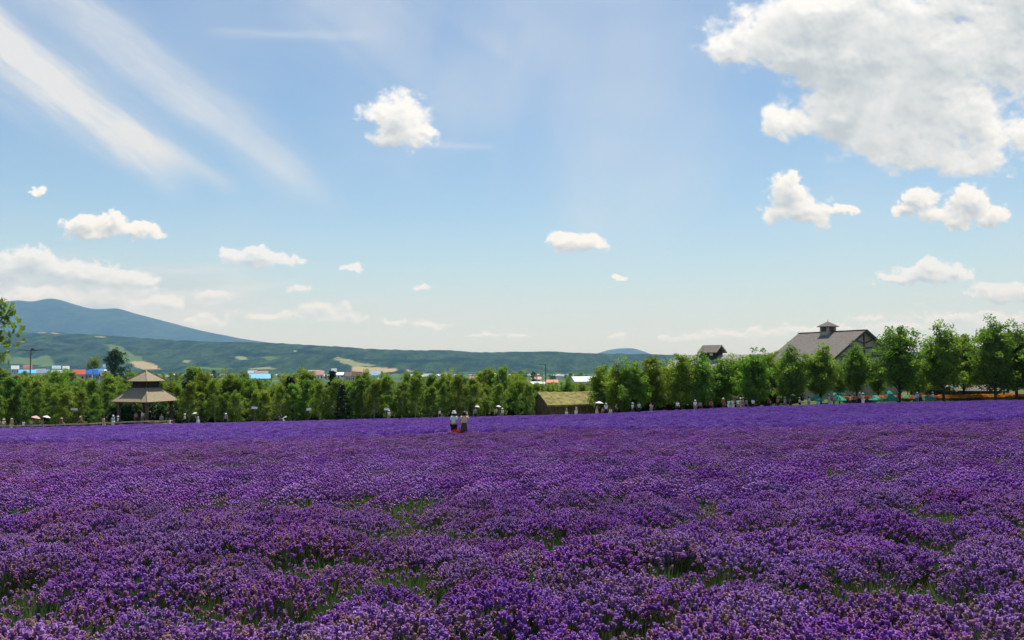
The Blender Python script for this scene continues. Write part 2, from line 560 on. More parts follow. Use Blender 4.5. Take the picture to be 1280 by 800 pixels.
xs = np.concatenate([-np.geomspace(22000, 160, 26), np.linspace(-150, 150, 101), np.geomspace(160, 22000, 26)])
ys = np.concatenate([[-400, -200, -100, -50], np.linspace(-20, 200, 111), np.geomspace(206, 23500, 46)])
tag(sheet('ground', xs, ys, 0.0, ground_material()), kind='structure')
path_m = mat('path_gravel', (0.27, 0.225, 0.16), 0.95, 0.2, 3.0, 0.4, 40.0)
tag(sheet('path', np.linspace(-110, 110, 111), np.linspace(96.2, 100.2, 5), 0.012, path_m), kind='structure')
strip_m = mat('strip_grass', (0.075, 0.10, 0.03), 0.95, 0.35, 1.2, 0.4, 20.0, col2=(0.10, 0.085, 0.05))
tag(sheet('field_path', np.linspace(-60, 60, 81), np.linspace(41.6, 43.6, 4), 0.008, strip_m), kind='structure')


def hill_material(name, lo, hi, vcol, sx):
    m = bpy.data.materials.new(name); m.use_nodes = True
    nt = m.node_tree; nt.nodes.clear(); E.nt = nt
    g = nt.nodes.new('ShaderNodeNewGeometry'); p = E(g.outputs['Position'])
    ps_ = E.v('MULTIPLY', p, (1.5, 0.10, 2.2))
    n = E.noise(ps_, sx * 1.6, 6, 0.68); n2 = E.noise(ps_, sx * 7, 4, 0.65)
    cc = E.mix(n.smooth(0.35, 0.65), lo, hi)
    cc = E.mix(n2.smooth(0.35, 0.68) * 0.7, cc, tuple(k * 0.5 for k in lo))
    cc = E.mix(E.noise(ps_, sx * 18, 2, 0.6).smooth(0.5, 0.7) * 0.5, cc, tuple(k * 1.25 for k in hi))
    a = nt.nodes.new('ShaderNodeAttribute'); a.attribute_name = 'tint'
    cc = E.mix(E(a.outputs['Alpha']), cc, E(a.outputs['Color']))
    b = nt.nodes.new('ShaderNodeBsdfDiffuse'); nt.links.new(cc.s, b.inputs[0])
    bp = nt.nodes.new('ShaderNodeBump'); bp.inputs['Strength'].default_value = 0.8; bp.inputs['Distance'].default_value = 0.12 / sx * 0.12
    nt.links.new(E.noise(p, sx * 16, 4, 0.6).s, bp.inputs['Height']); nt.links.new(bp.outputs[0], b.inputs['Normal'])
    o = nt.nodes.new('ShaderNodeOutputMaterial'); nt.links.new(b.outputs[0], o.inputs[0])
    return m


def hills(name, ridge, d_base, d_ridge, d_back, z_base, m, nx, nt_, rough, seed, patches=()):
    """a range whose skyline passes through the given photograph pixels, from its foot at d_base to its crest at d_ridge"""
    rp = np.array(ridge, dtype=float)
    pxs = np.linspace(rp[0, 0], rp[-1, 0], nx)
    pys = np.interp(pxs, rp[:, 0], rp[:, 1])
    k = np.exp(-np.linspace(-2, 2, 7) ** 2); k /= k.sum()
    pys = np.convolve(np.pad(pys, 3, mode='edge'), k, mode='valid')
    ts = np.concatenate([np.linspace(0, 1, nt_), np.linspace(1.12, 2, 6)])
    V_, A_ = [], []
    wob = fbm(pxs, np.zeros(nx), 0.012, seed, 3) * 0.22
    for t in ts:
        d = d_base + (d_ridge - d_base) * t if t <= 1 else d_ridge + (d_back - d_ridge) * (t - 1)
        d = d * (1 + wob * 0.25 * (1 - min(t, 1)))
        x = (pxs - 640) / FPX * d
        zr = CAM_Z + np.array([ray(640, q)[1] for q in pys]) * d_ridge
        prof = (t ** 1.15) if t <= 1 else (1 - ((t - 1) ** 1.3))
        gul = fbm(x, d * np.ones(nx) if np.isscalar(d) else d, rough, seed + 3, 4)
        z = z_base + (zr - z_base) * prof + gul * (zr - z_base) * 0.62 * math.sin(math.pi * min(t, 1)) ** 0.8
        fine = fbm(x, d * np.ones(nx) if np.isscalar(d) else d, rough * 12, seed + 9, 2)
        z = z + fine * 9.0 * (1 if t > 0.05 else 0)
        V_.append(np.stack([x, d * np.ones(nx), z], 1))
        a = np.zeros((nx, 4))
        for (px0, px1, t0, t1, col, slant) in patches:
            u_ = (pxs - (px0 + px1) / 2) / ((px1 - px0) / 2)
            w_ = (t - (t0 + t1) / 2 + slant * u_) / ((t1 - t0) / 2)
            if np.min(np.abs(w_)) > 1.6: continue
            q_ = np.maximum(np.abs(u_), np.abs(w_)) * 0.5 + np.hypot(u_, w_) * 0.5 + fbm(pxs, np.full(nx, t * 60), 0.06, 21, 3) * 0.9
            al = 1 - smooth(0.85, 1.05, q_)
            mk = al > a[:, 3]
            a[mk, :3] = col; a[mk, 3] = al[mk] * 0.9
        A_.append(a)
    v = np.concatenate(V_); w = nx
    i, j = np.meshgrid(np.arange(nx - 1), np.arange(len(ts) - 1)); q = (j * w + i).ravel()
    me = pydata(name, v, np.stack([q, q + 1, q + w + 1, q + w], 1), m, True)
    ca = me.color_attributes.new('tint', 'FLOAT_COLOR', 'POINT')
    ca.data.foreach_set('color', np.concatenate(A_).astype(np.float32).ravel())
    return tag(obj(name, me), kind='structure')


forest_m = hill_material('hill_forest', (0.010, 0.024, 0.014), (0.050, 0.088, 0.030), True, 0.005)
mount_m = hill_material('mountain_forest', (0.02, 0.04, 0.02), (0.05, 0.075, 0.03), True, 0.0012)
GR, TAN, PAL = (0.09, 0.14, 0.04), (0.34, 0.27, 0.14), (0.20, 0.22, 0.10)
hills('hills', [(-420, 428), (-200, 420), (0, 417), (60, 415), (130, 419), (200, 424), (260, 427), (330, 428), (400, 432), (430, 433.5), (460, 436), (520, 438),
                (560, 437.5), (600, 440.5), (640, 440), (690, 439), (715, 441), (740, 442), (800, 442.5), (860, 444), (950, 443), (1100, 440), (1300, 438), (1500, 432), (1720, 430)],
      4600, 6800, 8200, -56, forest_m, 560, 70, 0.0013, 2.0,
      [(46, 78, 0.90, 0.95, TAN, 0), (120, 132, 0.93, 0.97, PAL, 0), (132, 180, 0.40, 0.68, GR, 0.16), (164, 208, 0.16, 0.36, TAN, 0.13), (226, 240, 0.36, 0.43, PAL, 0), (240, 300, 0.12, 0.19, GR, 0),
       (308, 346, 0.15, 0.23, PAL, 0), (418, 448, 0.28, 0.40, PAL, 0.05), (442, 512, 0.15, 0.25, TAN, 0.01), (445, 474, 0.27, 0.33, PAL, 0), (366, 376, 0.69, 0.75, PAL, 0.02), (326, 350, 0.44, 0.50, GR, 0), (296, 312, 0.36, 0.41, PAL, 0),
       (5, 72, 0.22, 0.30, GR, 0.01), (376, 406, 0.11, 0.17, TAN, 0), (738, 768, 0.955, 0.985, TAN, 0), (290, 420, 0.5, 0.53, (0.010, 0.024, 0.012), 0.06),  # near-black bands paint gully shade into the forest colour
       (420, 620, 0.42, 0.46, (0.010, 0.024, 0.012), -0.05), (556, 604, 0.10, 0.15, GR, 0), (640, 730, 0.3, 0.34, (0.010, 0.024, 0.012), 0.05), (60, 180, 0.72, 0.77, (0.010, 0.024, 0.012), 0.1)])
hills('mountain', [(-420, 415), (-250, 395), (-120, 384), (-40, 380), (0, 378), (20, 375), (31, 376.5), (42, 377), (54, 373.5), (63, 373), (73, 374), (86, 379), (110, 385.5), (125, 386.5),
                   (145, 385), (165, 391), (200, 400), (250, 413), (300, 423), (320, 426), (350, 430), (420, 440), (520, 455)],
      11500, 17000, 20500, -70, mount_m, 230, 40, 0.00035, 5.0)
hills('far_mountain', [(720, 446), (745, 442), (760, 437.5), (775, 435.5), (785, 435), (795, 436), (812, 442), (835, 447)], 18500, 20500, 22500, -70, mount_m, 60, 14, 0.0004, 8.0)
# ---------------------------------------------------------------- haze
def haze_box():
    m = bpy.data.materials.new('haze_air'); m.use_nodes = True
    nt = m.node_tree; nt.nodes.clear()
    v = nt.nodes.new('ShaderNodeVolumePrincipled')
    v.inputs['Color'].default_value = (0.24, 0.52, 1.0, 1)
    v.inputs['Absorption Color'].default_value = (1, 1, 1, 1)
    v.inputs['Density'].default_value = HAZE_DENSITY
    v.inputs['Anisotropy'].default_value = 0.0
    o = nt.nodes.new('ShaderNodeOutputMaterial'); nt.links.new(v.outputs[0], o.inputs['Volume'])
    b = MB().box(-23500, 23500, -900, 24500, -110, 1950)
    tag(b.build('haze', m), 'pale bluish summer haze over the whole valley', 'haze', kind='stuff')


HAZE_DENSITY = 4.8e-5
haze_box()

# ---------------------------------------------------------------- scatter (only for stuff)
def scatter(name, pts, rots, scales, idx, sources, label, cat):
    """one object that instances the source meshes on its points"""
    me = bpy.data.meshes.new(name)
    me.vertices.add(len(pts)); me.vertices.foreach_set('co', np.asarray(pts, dtype=np.float32).ravel())
    for an, typ, dat in (('rot', 'FLOAT_VECTOR', rots), ('scl', 'FLOAT_VECTOR', scales), ('idx', 'INT', idx)):
        a = me.attributes.new(an, typ, 'POINT')
        a.data.foreach_set('vector' if typ == 'FLOAT_VECTOR' else 'value', np.asarray(dat, dtype=np.float32 if typ != 'INT' else np.int32).ravel())
    me.update()
    o = obj(name, me)
    src = bpy.data.collections.new(name + '_sources')
    for i, sm in enumerate(sources):
        so = bpy.data.objects.new('%s_source_%02d' % (name, i), sm); src.objects.link(so)
    ng = bpy.data.node_groups.new(name + '_scatter', 'GeometryNodeTree')
    ng.interface.new_socket('Geometry', in_out='INPUT', socket_type='NodeSocketGeometry')
    ng.interface.new_socket('Geometry', in_out='OUTPUT', socket_type='NodeSocketGeometry')
    N = ng.nodes; L = ng.links
    gi, go = N.new('NodeGroupInput'), N.new('NodeGroupOutput')
    ci_ = N.new('GeometryNodeCollectionInfo'); ci_.inputs['Collection'].default_value = src
    ci_.inputs['Separate Children'].default_value = True; ci_.inputs['Reset Children'].default_value = True
    ip = N.new('GeometryNodeInstanceOnPoints'); ip.inputs['Pick Instance'].default_value = True

    def attr(an, typ):
        n = N.new('GeometryNodeInputNamedAttribute'); n.data_type = typ; n.inputs['Name'].default_value = an
        return n.outputs['Attribute']
    mp = N.new('GeometryNodeMeshToPoints')
    L.new(gi.outputs[0], mp.inputs[0]); L.new(mp.outputs[0], ip.inputs['Points'])
    L.new(ci_.outputs[0], ip.inputs['Instance'])
    L.new(attr('idx', 'INT'), ip.inputs['Instance Index'])
    e2r = N.new('FunctionNodeEulerToRotation'); L.new(attr('rot', 'FLOAT_VECTOR'), e2r.inputs[0])
    L.new(e2r.outputs[0], ip.inputs['Rotation'])
    L.new(attr('scl', 'FLOAT_VECTOR'), ip.inputs['Scale'])
    L.new(ip.outputs[0], go.inputs[0])
    md = o.modifiers.new('scatter', 'NODES'); md.node_group = ng
    return tag(o, label, cat, kind='stuff')


# ---------------------------------------------------------------- lavender
def flower_mat(name, c_dark, c_light, var=1.0, trans=0.25):
    m = bpy.data.materials.new(name); m.use_nodes = True
    nt = m.node_tree; nt.nodes.clear(); E.nt = nt
    a = nt.nodes.new('ShaderNodeAttribute'); a.attribute_name = 'tint'
    oi = nt.nodes.new('ShaderNodeObjectInfo'); rnd = E(oi.outputs['Random'])
    hs = nt.nodes.new('ShaderNodeHueSaturation')
    nt.links.new((rnd * (0.022 * var) + (0.5 - 0.004 * var)).s, hs.inputs['Hue'])
    nt.links.new((E.m('FRACT', rnd * 17.3) * (0.25 * var) + (1 - 0.15 * var)).s, hs.inputs['Saturation'])
    nt.links.new((E.m('FRACT', rnd * 71.7) * (0.3 * var) + (1 - 0.15 * var)).s, hs.inputs['Value'])
    nt.links.new(a.outputs['Color'], hs.inputs['Color'])
    d = nt.nodes.new('ShaderNodeBsdfDiffuse'); nt.links.new(hs.outputs[0], d.inputs[0])
    t = nt.nodes.new('ShaderNodeBsdfTranslucent'); nt.links.new(hs.outputs[0], t.inputs[0])
    mx = nt.nodes.new('ShaderNodeMixShader'); mx.inputs[0].default_value = trans
    nt.links.new(d.outputs[0], mx.inputs[1]); nt.links.new(t.outputs[0], mx.inputs[2])
    o = nt.nodes.new('ShaderNodeOutputMaterial'); nt.links.new(mx.outputs[0], o.inputs[0])
    return m


lav_m = flower_mat('lavender_flower', None, None)
lav_leaf_m = flower_mat('lavender_leaf', None, None, 0.5, 0.3)


def lavender_bush(name, seed, n_heads, detail, palette, Rb=0.40, Hb=0.50, n_leaf=200, leaf_w=0.008, head=(0.0165, 0.043), stems=True, leaf_cols=((0.055, 0.085, 0.03), (0.12, 0.17, 0.055)), leaf_h=0.66):
    rng = np.random.default_rng(seed)
    V_, F4, C_ = [], [], []
    matidx = []
    nv = 0

    def put(vs, fs, cs, mi):
        nonlocal nv
        V_.append(vs); F4.append(fs + nv); C_.append(cs); matidx.append(np.full(len(fs), mi)); nv += len(vs)

    # head positions on a dome
    for k in range(n_heads):
        rr = math.sqrt(rng.random()) * 1.0
        az = rng.random() * 6.283
        ox, oy = rr * math.cos(az), rr * math.sin(az)
        top = Hb * (1.0 - 0.30 * rr ** 2.2) * (0.86 + 0.24 * rng.random())
        tip = np.array([ox * Rb, oy * Rb, top])
        base = np.array([ox * Rb * 0.35, oy * Rb * 0.35, 0.02])
        d = tip - np.array([ox * Rb * 0.62, oy * Rb * 0.62, 0.1]); d /= np.linalg.norm(d)
        d += rng.normal(0, 0.13, 3); d /= np.linalg.norm(d)
        a = np.cross(d, [0.3, 0.9, 0.1]); a /= np.linalg.norm(a); b = np.cross(d, a)
        hr = head[0] * (0.8 + 0.45 * rng.random()); hl = head[1] * (0.75 + 0.5 * rng.random())
        pk = palette[int(rng.integers(len(palette)))]
        jit = 0.8 + 0.4 * rng.random()
        if detail == 2:
            ns = 5; nw = 5
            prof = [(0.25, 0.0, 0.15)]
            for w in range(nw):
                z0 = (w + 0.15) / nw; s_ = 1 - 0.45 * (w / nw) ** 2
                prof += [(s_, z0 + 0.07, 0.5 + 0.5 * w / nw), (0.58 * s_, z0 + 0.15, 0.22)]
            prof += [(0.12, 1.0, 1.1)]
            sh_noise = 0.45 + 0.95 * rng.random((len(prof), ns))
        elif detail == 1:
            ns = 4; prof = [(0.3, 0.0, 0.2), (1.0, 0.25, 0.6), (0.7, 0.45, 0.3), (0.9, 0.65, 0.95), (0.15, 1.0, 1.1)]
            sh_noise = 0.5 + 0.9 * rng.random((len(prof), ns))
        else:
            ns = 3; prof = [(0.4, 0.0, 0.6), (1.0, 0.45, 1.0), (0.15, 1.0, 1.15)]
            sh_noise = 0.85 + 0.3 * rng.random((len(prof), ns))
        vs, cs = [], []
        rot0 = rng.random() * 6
        for pi, (pr, pz, ps) in enumerate(prof):  # tone: dark calyx, pale corolla, plus sunlit tops and shaded bases painted in
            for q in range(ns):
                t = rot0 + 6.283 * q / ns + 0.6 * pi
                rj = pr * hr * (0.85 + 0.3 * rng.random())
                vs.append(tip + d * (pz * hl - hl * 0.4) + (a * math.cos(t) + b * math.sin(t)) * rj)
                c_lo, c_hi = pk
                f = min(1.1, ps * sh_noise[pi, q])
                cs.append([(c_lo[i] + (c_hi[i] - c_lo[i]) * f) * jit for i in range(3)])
        fs = [(i * ns + q, i * ns + (q + 1) % ns, (i + 1) * ns + (q + 1) % ns, (i + 1) * ns + q) for i in range(len(prof) - 1) for q in range(ns)]
        put(np.array(vs), np.array(fs), np.array(cs), 0)
        if detail == 2:          # open corollas standing off the whorls
            for q in range(6):
                t = rng.random() * 6.283; zq = 0.15 + 0.75 * rng.random(); rd = a * math.cos(t) + b * math.sin(t)
                pc_ = tip + d * (zq * hl - hl * 0.4) + rd * hr * 1.12
                s1 = np.cross(rd, d) * 0.0045; s2 = (d * 0.8 + rd * 0.5) * 0.0055
                cq = np.array(pk[1]) * 1.15 + np.array([0.05, 0.05, 0.03])
                put(np.array([pc_ - s1 - s2, pc_ + s1 - s2, pc_ + s1 + s2, pc_ - s1 + s2]), np.array([(0, 1, 2, 3)]), np.tile(np.minimum(cq, 0.85), (4, 1)), 0)
        if stems:
            e = tip - d * hl * 0.4
            w = a * 0.0016 if detail == 2 else a * 0.0025
            mid = (base + e) / 2 + np.array([ox, oy, 0]) * -0.02
            vs = np.array([base - w, base + w, mid + w, mid - w, e + w, e - w])
            put(vs, np.array([(0, 1, 2, 3), (3, 2, 4, 5)]), np.tile([[0.10, 0.14, 0.055]], (6, 1)) * jit, 1)
    # foliage
    for k in range(n_leaf):
        rr = math.sqrt(rng.random()); az = rng.random() * 6.283
        ox, oy = rr * math.cos(az), rr * math.sin(az)
        hh = Hb * leaf_h * (1 - 0.4 * rr * rr) * (0.6 + 0.5 * rng.random())
        base = np.array([ox * Rb * 0.75, oy * Rb * 0.75, hh * 0.25 * rng.random()])
        tip = np.array([ox * Rb * 1.02, oy * Rb * 1.02, hh]) + rng.normal(0, 0.03, 3)
        a = rng.normal(0, 1, 3); a /= np.linalg.norm(a); a *= leaf_w * (0.7 + 0.6 * rng.random())
        mid = (base * 0.4 + tip * 0.6)
        f = rng.random(); c = np.array(leaf_cols[0]) * (1 - f) + np.array(leaf_cols[1]) * f
        vs = np.array([base - a * 0.5, base + a * 0.5, mid + a, mid - a, tip + a * 0.2, tip - a * 0.2])
        put(vs, np.array([(0, 1, 2, 3), (3, 2, 4, 5)]), np.tile(c, (6, 1)), 1)
    me = pydata(name, np.concatenate(V_), np.concatenate(F4), None, False, np.concatenate(C_))
    me.materials.append(lav_m); me.materials.append(lav_leaf_m)
    me.polygons.foreach_set('material_index', np.concatenate(matidx).astype(np.int32))
    return me


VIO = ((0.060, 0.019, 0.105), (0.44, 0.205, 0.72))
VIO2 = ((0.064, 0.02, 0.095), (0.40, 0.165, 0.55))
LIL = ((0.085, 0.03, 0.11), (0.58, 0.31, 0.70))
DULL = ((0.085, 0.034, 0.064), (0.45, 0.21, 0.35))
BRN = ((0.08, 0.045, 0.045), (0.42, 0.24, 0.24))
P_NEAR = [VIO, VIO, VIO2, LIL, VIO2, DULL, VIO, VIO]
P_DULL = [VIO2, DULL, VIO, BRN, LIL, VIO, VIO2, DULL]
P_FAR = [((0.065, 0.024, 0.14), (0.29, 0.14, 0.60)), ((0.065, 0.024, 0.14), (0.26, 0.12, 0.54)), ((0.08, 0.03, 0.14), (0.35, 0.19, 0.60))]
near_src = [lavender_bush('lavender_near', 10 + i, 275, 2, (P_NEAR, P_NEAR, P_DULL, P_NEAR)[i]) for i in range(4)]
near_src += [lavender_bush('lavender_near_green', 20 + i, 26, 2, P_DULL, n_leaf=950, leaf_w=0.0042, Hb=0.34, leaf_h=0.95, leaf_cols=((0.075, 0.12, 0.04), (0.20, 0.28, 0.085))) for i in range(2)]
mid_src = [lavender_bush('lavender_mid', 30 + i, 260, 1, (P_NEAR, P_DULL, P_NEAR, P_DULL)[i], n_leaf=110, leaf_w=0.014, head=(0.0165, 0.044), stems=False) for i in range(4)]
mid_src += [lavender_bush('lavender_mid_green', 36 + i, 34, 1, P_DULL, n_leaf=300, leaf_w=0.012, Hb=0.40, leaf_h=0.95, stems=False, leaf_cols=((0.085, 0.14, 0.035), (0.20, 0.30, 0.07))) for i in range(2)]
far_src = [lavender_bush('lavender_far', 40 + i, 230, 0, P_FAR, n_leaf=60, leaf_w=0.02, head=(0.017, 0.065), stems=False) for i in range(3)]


def field_points(y0, y1, az, row_az, d_row, d_along, jit, seed):
    rng = np.random.default_rng(seed)
    ca, sa = math.cos(row_az), math.sin(row_az)
    n1 = int(260 / d_row); n2 = int(260 / d_along)
    i, j = np.meshgrid(np.arange(-n1, n1), np.arange(-n2, n2))
    r = i * d_row + rng.normal(0, jit, i.shape); a = j * d_along + rng.normal(0, jit, i.shape) + (i % 2) * d_along * 0.5
    x = (r * ca + a * sa).ravel(); y = (-r * sa + a * ca).ravel()
    ok = (y > y0) & (y < y1) & (np.abs(x) < y * math.tan(az) + 2.0)
    x, y = x[ok], y[ok]
    return x, y, rng


def lavender_field(name, y0, y1, row_az, d_row, d_along, jit, seed, split, label, near, far, scale_rng, gap):
    x, y, rng = field_points(y0, y1, R(41), row_az, d_row, d_along, jit, seed)
    n = len(x)
    z = H(x, y)
    g1 = fbm(x, y, 0.85, seed, 2); g2 = fbm(x, y, 0.09, seed + 4, 2)
    s = rng.uniform(*scale_rng, n) * (1 + 0.10 * g1)
    isnear = (y < split)
    green = (g1 + 0.15 * g2 + rng.normal(0, 0.10, n)) > gap
    if far is not None:          # small bare spots, longer along the rows
        near_gap = np.zeros(n, dtype=bool)
        ca, sa = math.cos(row_az), math.sin(row_az)
        for q in range(420):
            gy = math.sqrt(rng.uniform(4.5 ** 2, y1 ** 2)) if q > 45 else rng.uniform(5.6, 14)
            gx = rng.uniform(-0.85, 0.85) * gy
            la, lb = rng.uniform(0.3, 0.75), rng.uniform(0.22, 0.42)
            dx, dy = x - gx, y - gy
            e_ = ((dx * sa + dy * ca) / la) ** 2 + ((dx * ca - dy * sa) / lb) ** 2
            green |= e_ < 1; near_gap |= e_ < 2.6
        s = np.where(near_gap & ~green, s * 0.84, s)
    dull = (g2 + rng.normal(0, 0.2, n)) > 0.05
    k = rng.integers(0, 1 << 20, n)
    if far is None:
        idx = k % len(near)
        src = near
    else:
        a = np.where(green, 4 + k % 2, np.where(dull, np.where(k % 3 == 0, 0, 2), k % 2))
        b = np.where(green, 4 + k % 2, np.where(dull, 1 + 2 * (k % 2), 2 * (k % 2)))
        idx = np.where(isnear, a, 6 + b)
        src = near + far
    rots = np.stack([rng.normal(0, 0.05, n), rng.normal(0, 0.05, n), rng.uniform(0, 6.283, n)], 1)
    scl = np.stack([s * rng.uniform(0.9, 1.15, n), s * rng.uniform(0.9, 1.15, n), s], 1)
    scatter(name, np.stack([x, y, z - 0.01], 1), rots, scl, idx, src, label, 'lavender')


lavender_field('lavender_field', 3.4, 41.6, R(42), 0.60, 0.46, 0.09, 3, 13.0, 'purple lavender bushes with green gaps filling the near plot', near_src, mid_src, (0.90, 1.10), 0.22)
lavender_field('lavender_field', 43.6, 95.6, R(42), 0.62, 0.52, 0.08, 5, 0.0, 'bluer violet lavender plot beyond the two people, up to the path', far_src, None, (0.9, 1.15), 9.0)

# orange flower bed under the trees at the right
OR = [((0.45, 0.10, 0.01), (0.90, 0.29, 0.03)), ((0.45, 0.12, 0.02), (0.90, 0.36, 0.07)), ((0.35, 0.12, 0.02), (0.82, 0.38, 0.08))]
org_src = [lavender_bush('marigold_clump', 50 + i, 150, 0, OR, Rb=0.36, Hb=0.40, n_leaf=50, leaf_w=0.02, head=(0.03, 0.035), stems=False) for i in range(2)]
bx, by = np.meshgrid(np.arange(42.5, 100, 0.5), np.arange(101.6, 105.0, 0.45))
bx = (bx + RNG.normal(0, 0.1, bx.shape)).ravel(); by = (by + RNG.normal(0, 0.1, by.shape)).ravel()
n = len(bx)
scatter('flower_bed', np.stack([bx, by, H(bx, by)], 1), np.stack([np.zeros(n), np.zeros(n), RNG.uniform(0, 6, n)], 1), np.repeat(RNG.uniform(0.85, 1.2, (n, 1)), 3, 1), RNG.integers(0, 2, n), org_src,
        'band of bright orange flowers at the foot of the trees', 'flowers')

# ---------------------------------------------------------------- trees
def leaf_mat(name, lo, hi, trans=0.38, objvar=0.5):
    return mat(name, hi, 0.55, 0.1, 0.9, col2=lo, trans=trans, vcol='tint', objvar=objvar, spec=0.25)


birch_leaf = leaf_mat('birch_leaf', (0.11, 0.185, 0.03), (0.20, 0.295, 0.046), 0.5)
dense_leaf = leaf_mat('dense_leaf', (0.12, 0.205, 0.032), (0.225, 0.325, 0.048), 0.52)
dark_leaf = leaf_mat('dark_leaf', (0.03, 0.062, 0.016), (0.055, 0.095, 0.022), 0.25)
fir_leaf = leaf_mat('fir_needle', (0.014, 0.032, 0.016), (0.03, 0.055, 0.024), 0.1)
birch_bark = mat('birch_bark', (0.55, 0.52, 0.46), 0.8, 0.1, 6.0, col2=(0.16, 0.14, 0.12), stretch=(0.4, 0.4, 3.0))
brown_bark = mat('brown_bark', (0.085, 0.062, 0.042), 0.9, 0.25, 8.0, 0.5, 20.0)


def leaves(centers, radii, per, size, rng, tints, squash=0.8):
    n = len(centers) * per
    c = np.repeat(centers, per, 0); r = np.repeat(radii, per)
    d = rng.normal(0, 1, (n, 3)); d /= np.linalg.norm(d, axis=1, keepdims=True)
    p = c + d * (r * rng.random(n) ** 0.45)[:, None] * np.array([1, 1, squash])
    a = rng.normal(0, 1, (n, 3)) + d * 0.0; a /= np.linalg.norm(a, axis=1, keepdims=True)
    nn = rng.normal(0, 1, (n, 3)) + np.array([0, 0, 0.7]); nn /= np.linalg.norm(nn, axis=1, keepdims=True)
    a = np.cross(nn, a); a /= np.linalg.norm(a, axis=1, keepdims=True)
    b = np.cross(nn, a)
    s = (size * rng.uniform(0.6, 1.3, n))[:, None]
    v = np.stack([p - a * s * 0.5, p + b * s * 0.32, p + a * s * 0.5, p - b * s * 0.32], 1).reshape(-1, 3)
    f = np.arange(n * 4).reshape(-1, 4)
    t = np.repeat(np.repeat(tints, per) * rng.uniform(0.8, 1.2, n), 4)
    return v, f, np.stack([t * rng.uniform(0.97, 1.03, len(t)), t, t * 0.95], 1)


